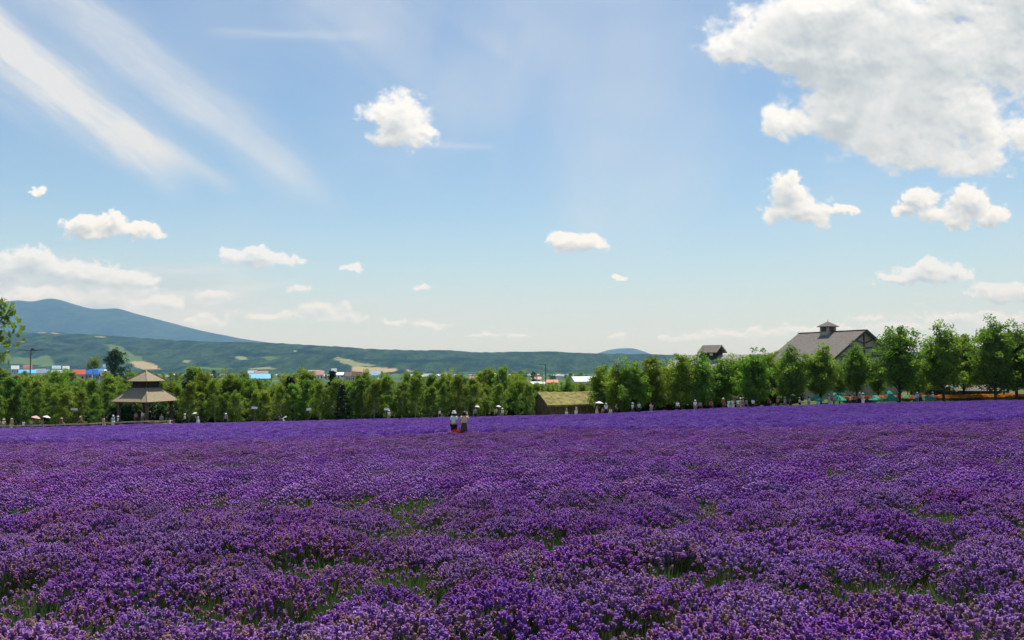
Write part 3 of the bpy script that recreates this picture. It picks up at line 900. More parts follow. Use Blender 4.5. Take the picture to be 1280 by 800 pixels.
def tree_meshes(name, seed, ht, kind):
    rng = np.random.default_rng(seed)
    tr = MB(); C_, Rd = [], []
    lean = rng.normal(0, 0.03, 2)
    if kind == 'birch':
        nl, lo, hi, per, size, r0 = 34, 0.10, 0.97, 58, 0.17, 0.07
    elif kind == 'dense':
        nl, lo, hi, per, size, r0 = 30, 0.07, 0.62, 66, 0.22, 0.15
    elif kind == 'tall':
        nl, lo, hi, per, size, r0 = 34, 0.11, 0.66, 68, 0.22, 0.15
    elif kind == 'fir':
        nl, lo, hi, per, size, r0 = 60, 0.06, 0.97, 34, 0.2, 0.10
    elif kind == 'round':
        nl, lo, hi, per, size, r0 = 26, 0.25, 0.8, 40, 0.5, 0.28
    elif kind == 'shrub':
        nl, lo, hi, per, size, r0 = 22, 0.03, 0.8, 44, 0.2, 0.05
    else:                      # small far tree
        nl, lo, hi, per, size, r0 = 16, 0.1, 0.9, 26, 0.55, 0.15
    if kind == 'tall': low_z, kind = 0.2, 'dense'
    else: low_z = 0.16
    tpts = [np.array([lean[0] * ht * t + 0.05 * math.sin(5 * t + seed), lean[1] * ht * t + 0.05 * math.cos(4 * t + seed), ht * t * (0.97 if kind != 'dense' else 0.8)]) for t in np.linspace(0, 1, 8)]
    tr.tube([p - (np.array([0, 0, 0.3]) if i == 0 else 0) for i, p in enumerate(tpts)], [r0 * (1 - 0.85 * t) + 0.01 for t in np.linspace(0, 1, 8)], 7)
    for k in range(nl):
        t = lo + (hi - lo) * (k + rng.random()) / nl
        az = k * 2.4 + rng.normal(0, 0.4)
        base = np.array([np.interp(t, np.linspace(0, 1, 8), [p[i] for p in tpts]) for i in range(3)])
        u = (t - lo) / (hi - lo)
        if kind == 'birch':
            L = ht * (0.33 * math.sin(math.pi * min(1, 0.25 + 0.75 * u)) ** 0.8 + 0.05) * rng.uniform(0.7, 1.15); el = R(30 + 35 * u + rng.normal(0, 8)); droop = 0.22
        elif kind == 'dense':
            L = ht * (0.42 - 0.06 * u) * rng.uniform(0.65, 1.15); el = R(40 + 40 * u + rng.normal(0, 8)); droop = -0.10
        elif kind == 'fir':
            L = ht * 0.26 * (1 - u) ** 0.9 + 0.12; el = R(-8 + 20 * u); droop = 0.15
        elif kind == 'round':
            L = ht * 0.38 * math.sin(math.pi * min(1, 0.3 + 0.7 * u)) ** 0.6 * rng.uniform(0.75, 1.1); el = R(15 + 55 * u); droop = 0.05
        else:
            L = ht * 0.36 * math.sin(math.pi * min(1, 0.25 + 0.75 * u)) ** 0.7 * rng.uniform(0.7, 1.1); el = R(20 + 45 * u); droop = 0.05
        d = np.array([math.cos(az) * math.cos(el), math.sin(az) * math.cos(el), math.sin(el)])
        pts = [base + d * L * s - np.array([0, 0, droop * L * s * s]) for s in (0, 0.35, 0.7, 1.0)]
        lr = max(0.012, r0 * 0.42 * (1 - 0.6 * u))
        tr.tube(pts, [lr, lr * 0.7, lr * 0.45, lr * 0.2], 4, False)
        ncl = {'birch': 4, 'dense': 5, 'fir': 3, 'round': 5}.get(kind, 3)
        for q in range(ncl):
            s = 0.3 + 0.7 * (q + rng.random()) / ncl
            c = base + d * L * s - np.array([0, 0, droop * L * s * s])
            sp = {'birch': 0.20, 'dense': 0.26, 'fir': 0.10, 'shrub': 0.2, 'round': 0.7}.get(kind, 0.6)
            C_.append(c + rng.normal(0, sp, 3)); Rd.append({'birch': 0.40, 'dense': 0.58, 'fir': 0.32, 'shrub': 0.42, 'round': 1.1}.get(kind, 1.0) * rng.uniform(0.65, 1.25) * (1 - 0.35 * s if kind == 'fir' else 1))
    if kind == 'dense':
        for q in range(34):
            z_ = rng.uniform(low_z, 0.82) * ht; w_ = ht * 0.20 * math.sin(math.pi * min(1, z_ / ht * 1.05)) ** 0.5
            a_ = rng.uniform(0, 6.28); r_ = w_ * math.sqrt(rng.random())
            C_.append(np.array([r_ * math.cos(a_), r_ * math.sin(a_), z_])); Rd.append(rng.uniform(0.5, 0.85))
    C_ = np.array(C_); Rd = np.array(Rd)
    tint = rng.uniform(0.72, 1.25, len(C_))
    v, f, t = leaves(C_, Rd, per, size, rng, tint, {'birch': 1.0, 'fir': 0.45}.get(kind, 0.85))
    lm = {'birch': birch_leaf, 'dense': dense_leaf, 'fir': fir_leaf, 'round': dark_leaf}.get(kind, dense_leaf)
    crown = pydata(name + '_crown', v, f, lm, False, t)
    trunk = tr.mesh(name + '_trunk', birch_bark if kind == 'birch' else brown_bark, True)
    return trunk, crown, float(np.percentile(v[:, 2], 99.6))


LOW = ((306, 343, 475), (384, 434, 474), (452, 480, 473), (660, 700, 479), (712, 750, 479), (90, 128, 474))


def plant(name, src, loc, height, label, cat, group, rz=None, wide=1.0, leaf=None):
    tk, cr, ht = src
    if 102 < loc[1] < 420 and name not in ('round_tree', 'fir_tree'):    # the belt is lower where the town shows above it
        col = 640 + FPX * loc[0] / loc[1]
        for a_, b_, row in LOW:
            if a_ < col < b_: height = min(height, max(2.5, zpx(row, loc[1]) - loc[2]))
    e = empty(name, loc, random.uniform(0, 6.28) if rz is None else rz, label, cat, group)
    s = height / ht
    e.scale = (s * wide, s * wide, s)
    obj('trunk', tk, None, e); obj('crown', cr, leaf, e)
    return e


birch_src = [tree_meshes('birch', 100 + i, 6.3, 'birch') for i in range(6)]
tall_src = [tree_meshes('tall_tree', 130 + i, 8.5, 'tall') for i in range(3)]
dense_src = [tree_meshes('dense_tree', 120 + i, 8.5, 'dense') for i in range(5)]
fir_src = [tree_meshes('fir', 140 + i, 5.5, 'fir') for i in range(2)]
round_src = [tree_meshes('round_tree', 150 + i, 14, 'round') for i in range(3)]
shrub_src = [tree_meshes('shrub', 170 + i, 2.4, 'shrub') for i in range(3)]
far_tree_src = [tree_meshes('far_tree', 160 + i, 9, 'far') for i in range(4)]

# birch belt at the left: three staggered rows
rt = random.Random(5)
px = -70
while px < 672:
    d = rt.uniform(103.5, 107.5)
    if 128 < px < 236: d = rt.uniform(111.5, 114)
    plant('birch_tree', birch_src[rt.randrange(6)], at(px, d), rt.uniform(4.2, 6.6), 'slender pale-trunked birch in the front row of the belt behind the lavender', 'tree', 'front row of birches', wide=rt.uniform(0.65, 1.2))
    px += rt.uniform(13, 21)
px = -90
while px < 690:
    d = rt.uniform(116, 125)
    plant('belt_tree', birch_src[rt.randrange(6)] if rt.random() < 0.6 else dense_src[rt.randrange(5)], at(px, d), rt.uniform(5.4, 8.1) * (0.94 if px > 480 else 1), 'leafy tree standing in the middle row of the birch belt', 'tree', 'middle row of the belt', wide=rt.uniform(0.75, 1.35))
    px += rt.uniform(14, 22)
px = -90
while px < 720:
    d = rt.uniform(138, 158)
    plant('belt_tree', birch_src[rt.randrange(6)] if rt.random() < 0.55 else dense_src[rt.randrange(5)], at(px, d), rt.uniform(6.4, 9.9) * (0.92 if px > 420 else 1), 'taller tree in the back row of the birch belt, only its top showing', 'tree', 'back row of the belt', wide=rt.uniform(0.8, 1.4))
    px += rt.uniform(17, 28)
for px, d, ht in ((367, 108, 6.3), (431, 104, 5.0), (458, 108, 5.0), (236, 115, 6.4), (417, 124, 7.6), (255, 106, 4.0)):
    plant('fir_tree', fir_src[px % 2], at(px, d), ht, {367: 'tall dark fir among the birches, behind the bending person', 431: 'broad low dark fir standing in front of the birches', 458: 'dark fir next to the broad low one, half behind birch trunks', 236: 'dark fir beside the pavilion, behind the fence end', 417: 'dark fir top showing over the front birches, near the broad low fir', 255: 'small dark fir near the pavilion, behind the person in the white dress'}[px], 'tree', 'firs among the birches')
def ordinal(k):
    return ['first', 'second', 'third', 'fourth', 'fifth', 'sixth', 'seventh', 'eighth', 'ninth', 'tenth', 'eleventh', 'twelfth', 'thirteenth', 'fourteenth', 'fifteenth', 'sixteenth', 'seventeenth',
            'eighteenth', 'nineteenth', 'twentieth', 'twenty-first', 'twenty-second', 'twenty-third', 'twenty-fourth'][k - 1]


# trees of the right-hand row
for k, (px, top, d) in enumerate(((752, 458, 106), (770, 455, 103), (790, 450, 102), (815, 447, 104), (832, 452, 107), (852, 444, 102), (877, 442, 103), (903, 446, 105), (918, 450, 109),
                                 (942, 437, 101), (962, 441, 106), (987, 434, 100), (1024, 432, 101), (1046, 458, 109), (1070, 431, 103), (1096, 450, 108), (1122, 410, 100), (1147, 452, 108),
                                 (1177, 406, 100), (1202, 420, 104), (1242, 400, 99), (1268, 405, 101), (1300, 400, 99), (1335, 398, 101))):
    p = at(px, d)
    plant('broadleaf_tree', dense_src[k % 5] if px < 1000 else tall_src[k % 3], p, (zpx(top, d) - p.z), 'dense green broadleaf tree, %s of the row counted from the thatched hut' % ordinal(k + 1), 'tree', 'row of broadleaf trees', rz=k * 1.9, wide=(0.95 if px < 1000 else 0.92) + 0.2 * ((k * 7) % 5) / 5)
# thicket behind the hut and between the two rows
for k, (px, d, ht) in enumerate(((660, 121, 6.6), (676, 125, 5.8), (692, 128, 5.6), (710, 126, 5.9), (727, 122, 5.8), (742, 118, 6.4), (760, 122, 6.8), (648, 112, 5.8))):
    plant('broadleaf_tree', dense_src[(k * 2) % 5], at(px, d), ht, 'small leafy tree in the thicket behind the thatched hut', 'tree', 'thicket behind the hut', rz=k * 2.1)
# big loose-limbed tree whose branches reach in at the left edge
e = plant('broadleaf_tree', dense_src[2], at(-101, 66), 21.5, 'tall tree beyond the fence, its branches reaching in from the edge', 'tree', None, rz=0.6, wide=0.80)
# trees standing in the valley
for k, (px, d, top) in enumerate(((145, 400, 437),)):
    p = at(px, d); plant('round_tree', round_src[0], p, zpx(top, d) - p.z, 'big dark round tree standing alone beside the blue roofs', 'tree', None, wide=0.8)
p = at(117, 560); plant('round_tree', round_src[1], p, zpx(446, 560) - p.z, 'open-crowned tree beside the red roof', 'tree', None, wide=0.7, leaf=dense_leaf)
# undergrowth, dark-leaved and added to deepen the shade under both belts
px = -90
while px < 664:
    plant('shrub', shrub_src[rt.randrange(3)], at(px, rt.uniform(108.5, 114)), rt.uniform(2.0, 3.2), 'dark leafy shrub of the undergrowth added for darkness beneath the birches', 'shrub', 'undergrowth of the birch belt', wide=rt.uniform(1.0, 1.4), leaf=dark_leaf)
    px += rt.uniform(8, 13)
px = 756
while px < 1000:
    plant('shrub', shrub_src[rt.randrange(3)], at(px, rt.uniform(108, 111)), rt.uniform(2.0, 3.0), 'dark leafy shrub added to deepen the shade behind the broadleaf trees', 'shrub', 'added undergrowth of the broadleaf row', wide=rt.uniform(1.0, 1.4), leaf=dark_leaf)
    px += rt.uniform(9, 14)
plant('shrub', shrub_src[1], at(781, 101.5), 1.7, 'bright green bush at the foot of the broadleaf trees by the hut', 'shrub', None, wide=0.9, leaf=birch_leaf)
for k, (px, d, ht) in enumerate(((1138, 124, 6.5), (1160, 130, 7.0), (1186, 136, 7.6), (1212, 138, 7.0), (1234, 134, 7.8), (1258, 128, 7.2), (1284, 124, 7.6), (1310, 122, 7.5))):
    plant('broadleaf_tree', dense_src[(k * 3) % 5], at(px, d), ht, 'leafy tree standing behind the dark shop shed', 'tree', 'trees behind the shed', rz=k * 2.7, wide=1.15)
# trees that half hide the near houses of the town
for k, (px, d, top) in enumerate(((6, 210, 462), (20, 225, 468), (33, 240, 469), (47, 220, 468.5), (60, 235, 468), (70, 260, 469), (84, 240, 470), (98, 225, 474), (108, 250, 471.5), (119, 235, 474), (136, 225, 476), (150, 240, 471), (162, 220, 466), (88, 300, 462))):
    p = at(px, d)
    plant('tree', birch_src[k % 6], p, zpx(top, d) - p.z, 'light green tree on the slope in front of the town, beyond the belt', 'tree', 'trees in front of the town', rz=k * 1.3, wide=1.3, leaf=(birch_leaf, dense_leaf)[k % 2])
# ---------------------------------------------------------------- buildings
shingle = mat('shingle_roof', (0.36, 0.30, 0.19), 0.9, 0.1, 9.0, 0.5, 26.0, col2=(0.17, 0.14, 0.09), stretch=(1, 1, 3))
old_wood = mat('old_wood', (0.13, 0.095, 0.065), 0.85, 0.3, 6.0, 0.3, 22.0, stretch=(1, 1, 0.2))
dark_wood = mat('dark_wood', (0.05, 0.037, 0.028), 0.85, 0.3, 6.0, 0.3, 22.0, stretch=(1, 1, 0.2))
pale_wood = mat('pale_wood', (0.56, 0.47, 0.33), 0.85, 0.25, 5.0, 0.3, 20.0, stretch=(0.3, 1, 1))
slate = mat('grey_shingle', (0.19, 0.172, 0.155), 0.95, 0.16, 3.0, 0.5, 14.0, stretch=(1, 1, 4), spec=0.08)
plaster = mat('cream_plaster', (0.42, 0.37, 0.27), 0.9, 0.12, 2.0)
glass = mat('window_glass', (0.03, 0.04, 0.05), 0.08, 0.1, 2.0, spec=0.6)
white_paint = mat('white_paint', (0.78, 0.78, 0.76), 0.6, 0.05, 4.0)
stone = mat('stone_base', (0.26, 0.24, 0.21), 0.9, 0.25, 2.0, 0.4, 9.0)


def hip_roof(mb, half, z0, z1, th, top_half=0.0):
    """square roof: four thick slabs from the eave to the top square or point"""
    for k in range(4):
        c_, s_ = math.cos(k * math.pi / 2), math.sin(k * math.pi / 2)
        rot = lambda x, y, z: Vector((x * c_ - y * s_, x * s_ + y * c_, z))
        if top_half > 0: q = [rot(half, -half, z0), rot(half, half, z0), rot(top_half, top_half, z1), rot(top_half, -top_half, z1)]
        else: q = [rot(half, -half, z0), rot(half, half, z0), rot(0, 0, z1)]
        mb.slab(q, th)
    return mb


# pavilion with two-tiered roof
gp = at(184, 104.5)
gz = math.atan2(gp.x, gp.y)
gaz = empty('pavilion', gp, -gz + R(48), 'open timber pavilion with two-tiered shingle roof beside the rail fence', 'pavilion')
gbase = gp.z
zz = lambda py, d=104.5: zpx(py, d) - gbase
EV, NK, UE, AP = zz(502.5, 101.5), zz(484.5), zz(476.5, 103), zz(463)
MB().box(-2.7, 2.7, -2.7, 2.7, -0.5, 0.42).build('deck', old_wood, gaz)
for sx in (-1, 1):
    for sy in (-1, 1):
        MB().box(sx * 2.2 - 0.15, sx * 2.2 + 0.15, sy * 2.2 - 0.15, sy * 2.2 + 0.15, 0.42, EV + 0.15).build('post', old_wood, gaz)
        for ax in (0, 1):
            m = MB(); q = Vector((sx * 2.2, sy * 2.2, EV - 0.75)); t = Vector((sx * 1.5, sy * 2.2, EV - 0.02)) if ax == 0 else Vector((sx * 2.2, sy * 1.5, EV - 0.02))
            m.beam(q, t, 0.13, 0.13).build('brace', dark_wood, gaz)
for s in (-1, 1):
    MB().box(-2.42, 2.42, s * 2.2 - 0.11, s * 2.2 + 0.11, EV + 0.0, EV + 0.24).build('beam', dark_wood, gaz)
    MB().box(s * 2.2 - 0.11, s * 2.2 + 0.11, -2.06, 2.06, EV + 0.02, EV + 0.22).build('beam', dark_wood, gaz)
MB().tube([(0, 0, 0.42), (0, 0, EV + 0.6)], [0.24, 0.2], 10).build('post', dark_wood, gaz)
for k in range(4):
    a = k * math.pi / 2 + math.pi / 4
    MB().beam((0.15 * math.cos(a), 0.15 * math.sin(a), 1.9), (1.9 * math.cos(a), 1.9 * math.sin(a), EV + 0.3), 0.12, 0.12).build('brace', dark_wood, gaz)
lr = hip_roof(MB(), 3.02, EV + 0.02, NK, 0.13, 1.18).build('lower_roof', shingle, gaz)
for k in range(4):
    a = k * math.pi / 2 + math.pi / 4; r2 = math.sqrt(2)
    MB().beam((3.04 * r2 * math.cos(a), 3.04 * r2 * math.sin(a), EV + 0.02), (1.2 * r2 * math.cos(a), 1.2 * r2 * math.sin(a), NK + 0.03), 0.2, 0.07).build('hip_cap', shingle, lr)
dm = MB()
for k in range(4):
    c_, s_ = math.cos(k * math.pi / 2), math.sin(k * math.pi / 2)
    M = Matrix(((c_, -s_, 0, 0), (s_, c_, 0, 0), (0, 0, 1, 0), (0, 0, 0, 1)))
    nb = 9
    for i in range(nb):
        y0 = -1.14 + 2.28 * i / nb
        dm.box(1.10, 1.15 + 0.02 * (i % 2), y0 + 0.012, y0 + 2.28 / nb - 0.012, NK - 0.45, UE + 0.18, M)
dm.build('drum', dark_wood, gaz)
ur = hip_roof(MB(), 1.73, UE + 0.02, AP, 0.11).build('upper_roof', shingle, gaz)
for k in range(4):
    a = k * math.pi / 2 + math.pi / 4; r2 = math.sqrt(2)
    MB().beam((1.75 * r2 * math.cos(a), 1.75 * r2 * math.sin(a), UE + 0.02), (0.02 * math.cos(a), 0.02 * math.sin(a), AP + 0.03), 0.18, 0.06).build('hip_cap', shingle, ur)

# rail fence from the left edge to the pavilion
fen = empty('rail_fence', at(60, 98), 0, 'weathered wooden rail fence between the lavender and the path', 'fence')
finv = fen.matrix_basis.inverted()
prev = None
fpx = list(np.arange(-40, 232, 16.2))
for i, px in enumerate(fpx):
    p = at(px, 98.2 + 0.6 * math.sin(i * 0.9) if px < 160 else 99.2)
    if 0: continue
    hgt = 0.98 + 0.06 * math.sin(i * 2.1)
    q = p - fen.location
    MB().box(-0.09, 0.09, -0.08, 0.08, -0.3, hgt).build('post', old_wood, fen, loc=q, rot=(0, 0, 0.2 * math.sin(i)))
    if prev is not None:
        for zr in (0.80, 0.42):
            MB().beam(prev + Vector((0.02, -0.11, zr + 0.03 * math.sin(i * 3 + zr * 9))), q + Vector((-0.02, -0.11, zr + 0.03 * math.cos(i * 2.3))), 0.05, 0.14).build('rail', pale_wood, fen)
    prev = q

# thatched hut
hp = at(709, 112)
hv = math.atan2(hp.x, hp.y)
hut = empty('thatched_hut', hp, -hv + R(29), 'low brown hut with mossy thatched roof at the edge of the lavender', 'hut')
hL, hW = 8.6, 5.0
hE = zpx(503.5, 110) - hp.z; hR = zpx(489.5, 112) - hp.z
bark_wall = mat('bark_wall', (0.24, 0.165, 0.10), 0.95, 0.3, 3.0, 0.7, 10.0, stretch=(3, 3, 0.6))
thatch = mat('mossy_thatch', (0.27, 0.235, 0.075), 1.0, 0.15, 1.4, 1.0, 14.0, col2=(0.135, 0.12, 0.042))
MB().add([(-hL / 2, -hW / 2, -0.5), (hL / 2, -hW / 2, -0.5), (hL / 2, hW / 2, -0.5), (-hL / 2, hW / 2, -0.5),
          (-hL / 2, -hW / 2, hE + 0.1), (hL / 2, -hW / 2, hE + 0.1), (hL / 2, hW / 2, hE + 0.1), (-hL / 2, hW / 2, hE + 0.1), (-hL / 2, 0, hR - 0.12), (hL / 2, 0, hR - 0.12)],
         [(0, 1, 5, 4), (2, 3, 7, 6), (1, 2, 6, 9, 5), (3, 0, 4, 8, 7)]).build('wall', bark_wall, hut)


def thatch_side(s):
    nx_, ny_ = 40, 12; vs, fs = [], []
    for j in range(ny_ + 1):
        for i in range(nx_ + 1):
            x = -hL / 2 - 0.4 + (hL + 0.8) * i / nx_; t = j / ny_
            n_ = mnoise.noise(Vector((x * 2.2, t * 5 + s * 9, 0.3)))
            y = s * (hW / 2 + 0.55) * (1 - t); z = hE - 0.18 + (hR - hE + 0.25) * t
            vs.append((x + 0.09 * n_, y + s * (0.22 * n_ if j == 0 else 0), z + 0.08 * n_ - 0.10 * math.sin(math.pi * i / nx_) * t))
    w = nx_ + 1; base = len(vs)
    vs += [(x, y, z - 0.24) for x, y, z in vs]
    for j in range(ny_):
        for i in range(nx_):
            a = j * w + i
            fs += [(a, a + 1, a + w + 1, a + w), (base + a, base + a + w, base + a + w + 1, base + a + 1)]
    rim = [j for j in range(nx_ + 1)] + [j * w + nx_ for j in range(1, ny_ + 1)] + [ny_ * w + i for i in range(nx_ - 1, -1, -1)] + [j * w for j in range(ny_ - 1, 0, -1)]
    for a, b in zip(rim, rim[1:] + rim[:1]): fs.append((a, b, base + b, base + a))
    return MB().add(vs, fs)


for s in (-1, 1): thatch_side(s).build('roof', thatch, hut)


def gable(mb, L, W, ze, zr, ov, th):
    """two roof slabs along local x"""
    sl = (zr - ze) / (W / 2)
    for s in (-1, 1):
        mb.slab([(-L / 2 - ov, s * (W / 2 + ov), ze - sl * ov), (L / 2 + ov, s * (W / 2 + ov), ze - sl * ov), (L / 2 + ov, 0, zr), (-L / 2 - ov, 0, zr)], th)
    return mb


def gable_walls(L, W, ze, zr, z0=-1.0, inset=0.22):
    zt = zr - inset; ze = ze - inset
    return MB().add([(-L / 2, -W / 2, z0), (L / 2, -W / 2, z0), (L / 2, W / 2, z0), (-L / 2, W / 2, z0),
                     (-L / 2, -W / 2, ze), (L / 2, -W / 2, ze), (L / 2, W / 2, ze), (-L / 2, W / 2, ze), (-L / 2, 0, zt), (L / 2, 0, zt)],
                    [(0, 1, 5, 4), (2, 3, 7, 6), (1, 2, 6, 9, 5), (3, 0, 4, 8, 7), (3, 2, 1, 0)])


# great barn behind the trees at the right
BD = 150
bmid = pix(1038.5, 415, BD)
bp_ = Vector((bmid.x, bmid.y, h(bmid.x, bmid.y)))
bv = math.atan2(bp_.x, bp_.y)
barn = empty('barn', bp_, -bv - R(46), 'great grey-roofed barn with louvred cupola behind the row of trees', 'barn')
bL, bW = 15.6, 17.6
bR = zpx(414.5, BD) - bp_.z; bE = bR - 5.9
gable_walls(bL, bW, bE, bR).build('wall', plaster, barn)
brf = gable(MB(), bL, bW, bE, bR, 0.75, 0.2).build('roof', slate, barn)
MB().beam((-bL / 2 - 0.77, 0, bR + 0.03), (bL / 2 + 0.77, 0, bR + 0.03), 0.4, 0.1).build('ridge_cap', slate, brf)
trim = mat('dark_trim', (0.085, 0.078, 0.07), 0.7, 0.2, 5.0)
sl = (bR - bE) / (bW / 2)
for s in (-1, 1):
    MB().beam((bL / 2 + 0.78, s * (bW / 2 + 0.75), bE - sl * 0.75 - 0.12), (bL / 2 + 0.78, 0, bR - 0.1), 0.1, 0.42).build('bargeboard', trim, barn)
    MB().beam((bL / 2 + 0.06, s * bW * 0.30, bR - 5.6), (bL / 2 + 0.06, s * bW * 0.30, bR - 0.35 - sl * bW * 0.30), 0.3, 0.12).build('timber', trim, barn)
    MB().beam((bL / 2 + 0.06, 0.2 * s, bR - 3.3), (bL / 2 + 0.06, s * 3.9, bR - 2.85), 0.12, 0.26).build('timber', trim, barn)
    MB().beam((bL / 2 + 0.08, 0.1 * s, bR - 2.4), (bL / 2 + 0.08, s * 2.0, bR - 1.75), 0.12, 0.22).build('timber', trim, barn)
MB().beam((bL / 2 + 0.07, 0, bR - 5.6), (bL / 2 + 0.07, 0, bR - 0.4), 0.3, 0.12).build('timber', trim, barn)
MB().beam((bL / 2 + 0.09, -6.3, bR - 4.6), (bL / 2 + 0.09, 6.3, bR - 4.6), 0.12, 0.32).build('timber', trim, barn)
MB().beam((bL / 2 + 0.05, -bW / 2, bE - 1.2), (bL / 2 + 0.05, bW / 2, bE - 1.2), 0.12, 0.3).build('timber', trim, barn)
for k, yw in enumerate((-5.5, -1.9, 1.9, 5.5)):
    w = MB().box(bL / 2 + 0.01, bL / 2 + 0.1, yw - 0.65, yw + 0.65, bE - 3.4, bE - 1.9).build('window', trim, barn)
    MB().box(bL / 2 + 0.09, bL / 2 + 0.115, yw - 0.55, yw + 0.55, bE - 3.3, bE - 2.0).build('pane', glass, w)
for k in range(4):
    xw = -bL / 2 + bL * (k + 0.5) / 4
    w = MB().box(xw - 0.8, xw + 0.8, -bW / 2 - 0.1, -bW / 2 + 0.02, bE - 3.2, bE - 1.6).build('window', trim, barn)
    MB().box(xw - 0.7, xw + 0.7, -bW / 2 - 0.115, -bW / 2 - 0.09, bE - 3.1, bE - 1.7).build('pane', glass, w)
cz0, cz1, cz2 = bR - 0.35, zpx(408, BD) - bp_.z, zpx(401.5, BD) - bp_.z
cxx = -0.7
cup = MB().box(cxx - 1.02, cxx + 1.02, -1.02, 1.02, cz0 - 0.6, cz1 + 0.06).build('cupola', plaster, barn)
for k in range(4):
    c_, s_ = math.cos(k * math.pi / 2), math.sin(k * math.pi / 2)
    M = Matrix.Translation((cxx, 0, 0)) @ Matrix(((c_, -s_, 0, 0), (s_, c_, 0, 0), (0, 0, 1, 0), (0, 0, 0, 1)))
    MB().box(1.0, 1.05, -0.62, 0.62, cz0 + 0.35, cz1 - 0.1, M).build('louvre', trim, cup)
cr_ = MB()
for k in range(4):
    c_, s_ = math.cos(k * math.pi / 2), math.sin(k * math.pi / 2)
    rt2 = lambda x, y, z: Vector((cxx + x * c_ - y * s_, x * s_ + y * c_, z))
    cr_.slab([rt2(1.45, -1.45, cz1), rt2(1.45, 1.45, cz1), rt2(0, 0, cz2)], 0.1)
cr_.build('cupola_roof', slate, barn)
MB().tube([(cxx, 0, cz2 - 0.1), (cxx, 0, cz2 + 0.35)], [0.05, 0.03], 6).build('finial', trim, barn)

# lodge with a little lookout tower
LD = 138
lm_ = pix(890, 443, LD)
lp = Vector((lm_.x, lm_.y, h(lm_.x, lm_.y))); lv = math.atan2(lp.x, lp.y)
lodge = empty('lodge', lp, -lv - R(30), 'grey-roofed timber lodge with small lookout tower behind the trees', 'house')
lR = zpx(443.5, LD) - lp.z; lE = lR - 2.7
tan_roof = mat('weathered_roof', (0.29, 0.28, 0.245), 0.85, 0.15, 3.0, 0.4, 14.0)
gable_walls(13.0, 8.6, lE, lR).build('wall', old_wood, lodge)
gable(MB(), 13.0, 8.6, lE, lR, 0.6, 0.16).build('roof', tan_roof, lodge)
for s in (-1, 1):
    MB().beam((7.13, s * 4.9, lE - 0.45), (7.13, 0, lR - 0.06), 0.08, 0.3).build('bargeboard', trim, lodge)
for xw in (-4, -1, 2, 5):
    w = MB().box(xw - 0.6, xw + 0.6, -4.4, -4.28, lE - 2.6, lE - 1.2).build('window', trim, lodge)
    MB().box(xw - 0.5, xw + 0.5, -4.42, -4.38, lE - 2.5, lE - 1.3).build('pane', glass, w)
tR = zpx(431.3, LD) - lp.z; tE = tR - 0.95
tw_ = gable_walls(2.6, 2.7, tE, tR, lE, 0.1)
twr = MB(); twr.v, twr.f = tw_.v, tw_.f
tower = twr.build('tower', dark_wood, lodge)
trf = gable(MB(), 2.6, 2.7, tE, tR, 0.5, 0.12).build('tower_roof', slate, lodge)
for s in (-1, 1):
    MB().beam((1.86, s * 1.85, tE - 0.38), (1.86, 0, tR - 0.05), 0.06, 0.2).build('bargeboard', pale_wood, trf)
MB().box(0.35, 0.95, -1.385, -1.33, tE - 0.9, tE - 0.2).build('window', white_paint, tower)

# open-fronted stall shelter under the right-hand trees
SD = 128
sp_ = at(1184, SD); sv = math.atan2(sp_.x, sp_.y)
shop = empty('shop_shed', sp_, -sv, 'low dark wooden shop shed behind the orange flowers', 'shed')
sE = zpx(485, SD) - sp_.z
MB().box(-5.6, 7.2, 0, 4.5, -0.5, sE - 0.1).build('wall', dark_wood, shop)
MB().slab([(-6.3, -1.6, sE - 0.35), (7.9, -1.6, sE - 0.35), (7.9, 5.0, sE + 0.45), (-6.3, 5.0, sE + 0.45)], 0.16).build('roof', slate, shop)
MB().box(-6.3, 7.9, -1.66, -1.605, sE - 0.5, sE - 0.32).build('fascia', dark_wood, shop)
for xa, xb in ((-5.2, -3.3), (1.9, 4.6)): MB().box(xa, xb, -1.9, -1.67, sE - 0.36, sE - 0.22).build('awning', white_paint, shop)
for k in range(7): MB().box(-5.9 + k * 2.2, -5.76 + k * 2.2, -1.4, -1.26, -0.4, sE - 0.48).build('post', dark_wood, shop)
pinkm = mat('faded_panel', (0.38, 0.29, 0.27), 0.8, 0.12, 2.0)
MB().box(-5.5, -3.4, -1.42, -1.36, sE - 1.2, sE - 0.55).build('panel', pinkm, shop)
MB().box(-5.3, 6.9, -0.75, -0.05, 0.0, 0.95).build('counter', old_wood, shop)

# ---------------------------------------------------------------- umbrellas and signs
green_m = mat('green_canvas', (0.012, 0.34, 0.215), 0.75, 0.12, 3.0, trans=0.2)
steel = mat('grey_steel', (0.35, 0.35, 0.36), 0.4, 0.1, 4.0, metal=0.6)


def canopy(rad, hgt, n=8, m=None, scallop=0.1):
    mb = MB(); vs = [(0, 0, hgt)]; rings = 4
    for r in range(1, rings + 1):
        for k in range(n * 2):
            t = math.pi * k / n
            rr = rad * r / rings * (1.0 if k % 2 == 0 else 0.955)
            vs.append((rr * math.cos(t), rr * math.sin(t), hgt * (1 - (r / rings) ** 1.35) - (0 if k % 2 == 0 else 0.03 * r / rings)))
    fs = [(0, 1 + k, 1 + (k + 1) % (2 * n)) for k in range(2 * n)]
    for r in range(rings - 1):
        for k in range(2 * n):
            a = 1 + r * 2 * n; k2 = (k + 1) % (2 * n)
            fs.append((a + k, a + 2 * n + k, a + 2 * n + k2, a + k2))
    b = len(vs)
    if scallop:
        last = 1 + (rings - 1) * 2 * n
        for k in range(2 * n): x, y, z = vs[last + k]; vs.append((x * 1.005, y * 1.005, z - scallop))
        for k in range(2 * n): k2 = (k + 1) % (2 * n); fs.append((last + k, b + k, b + k2, last + k2))
    return mb.add(vs, fs)


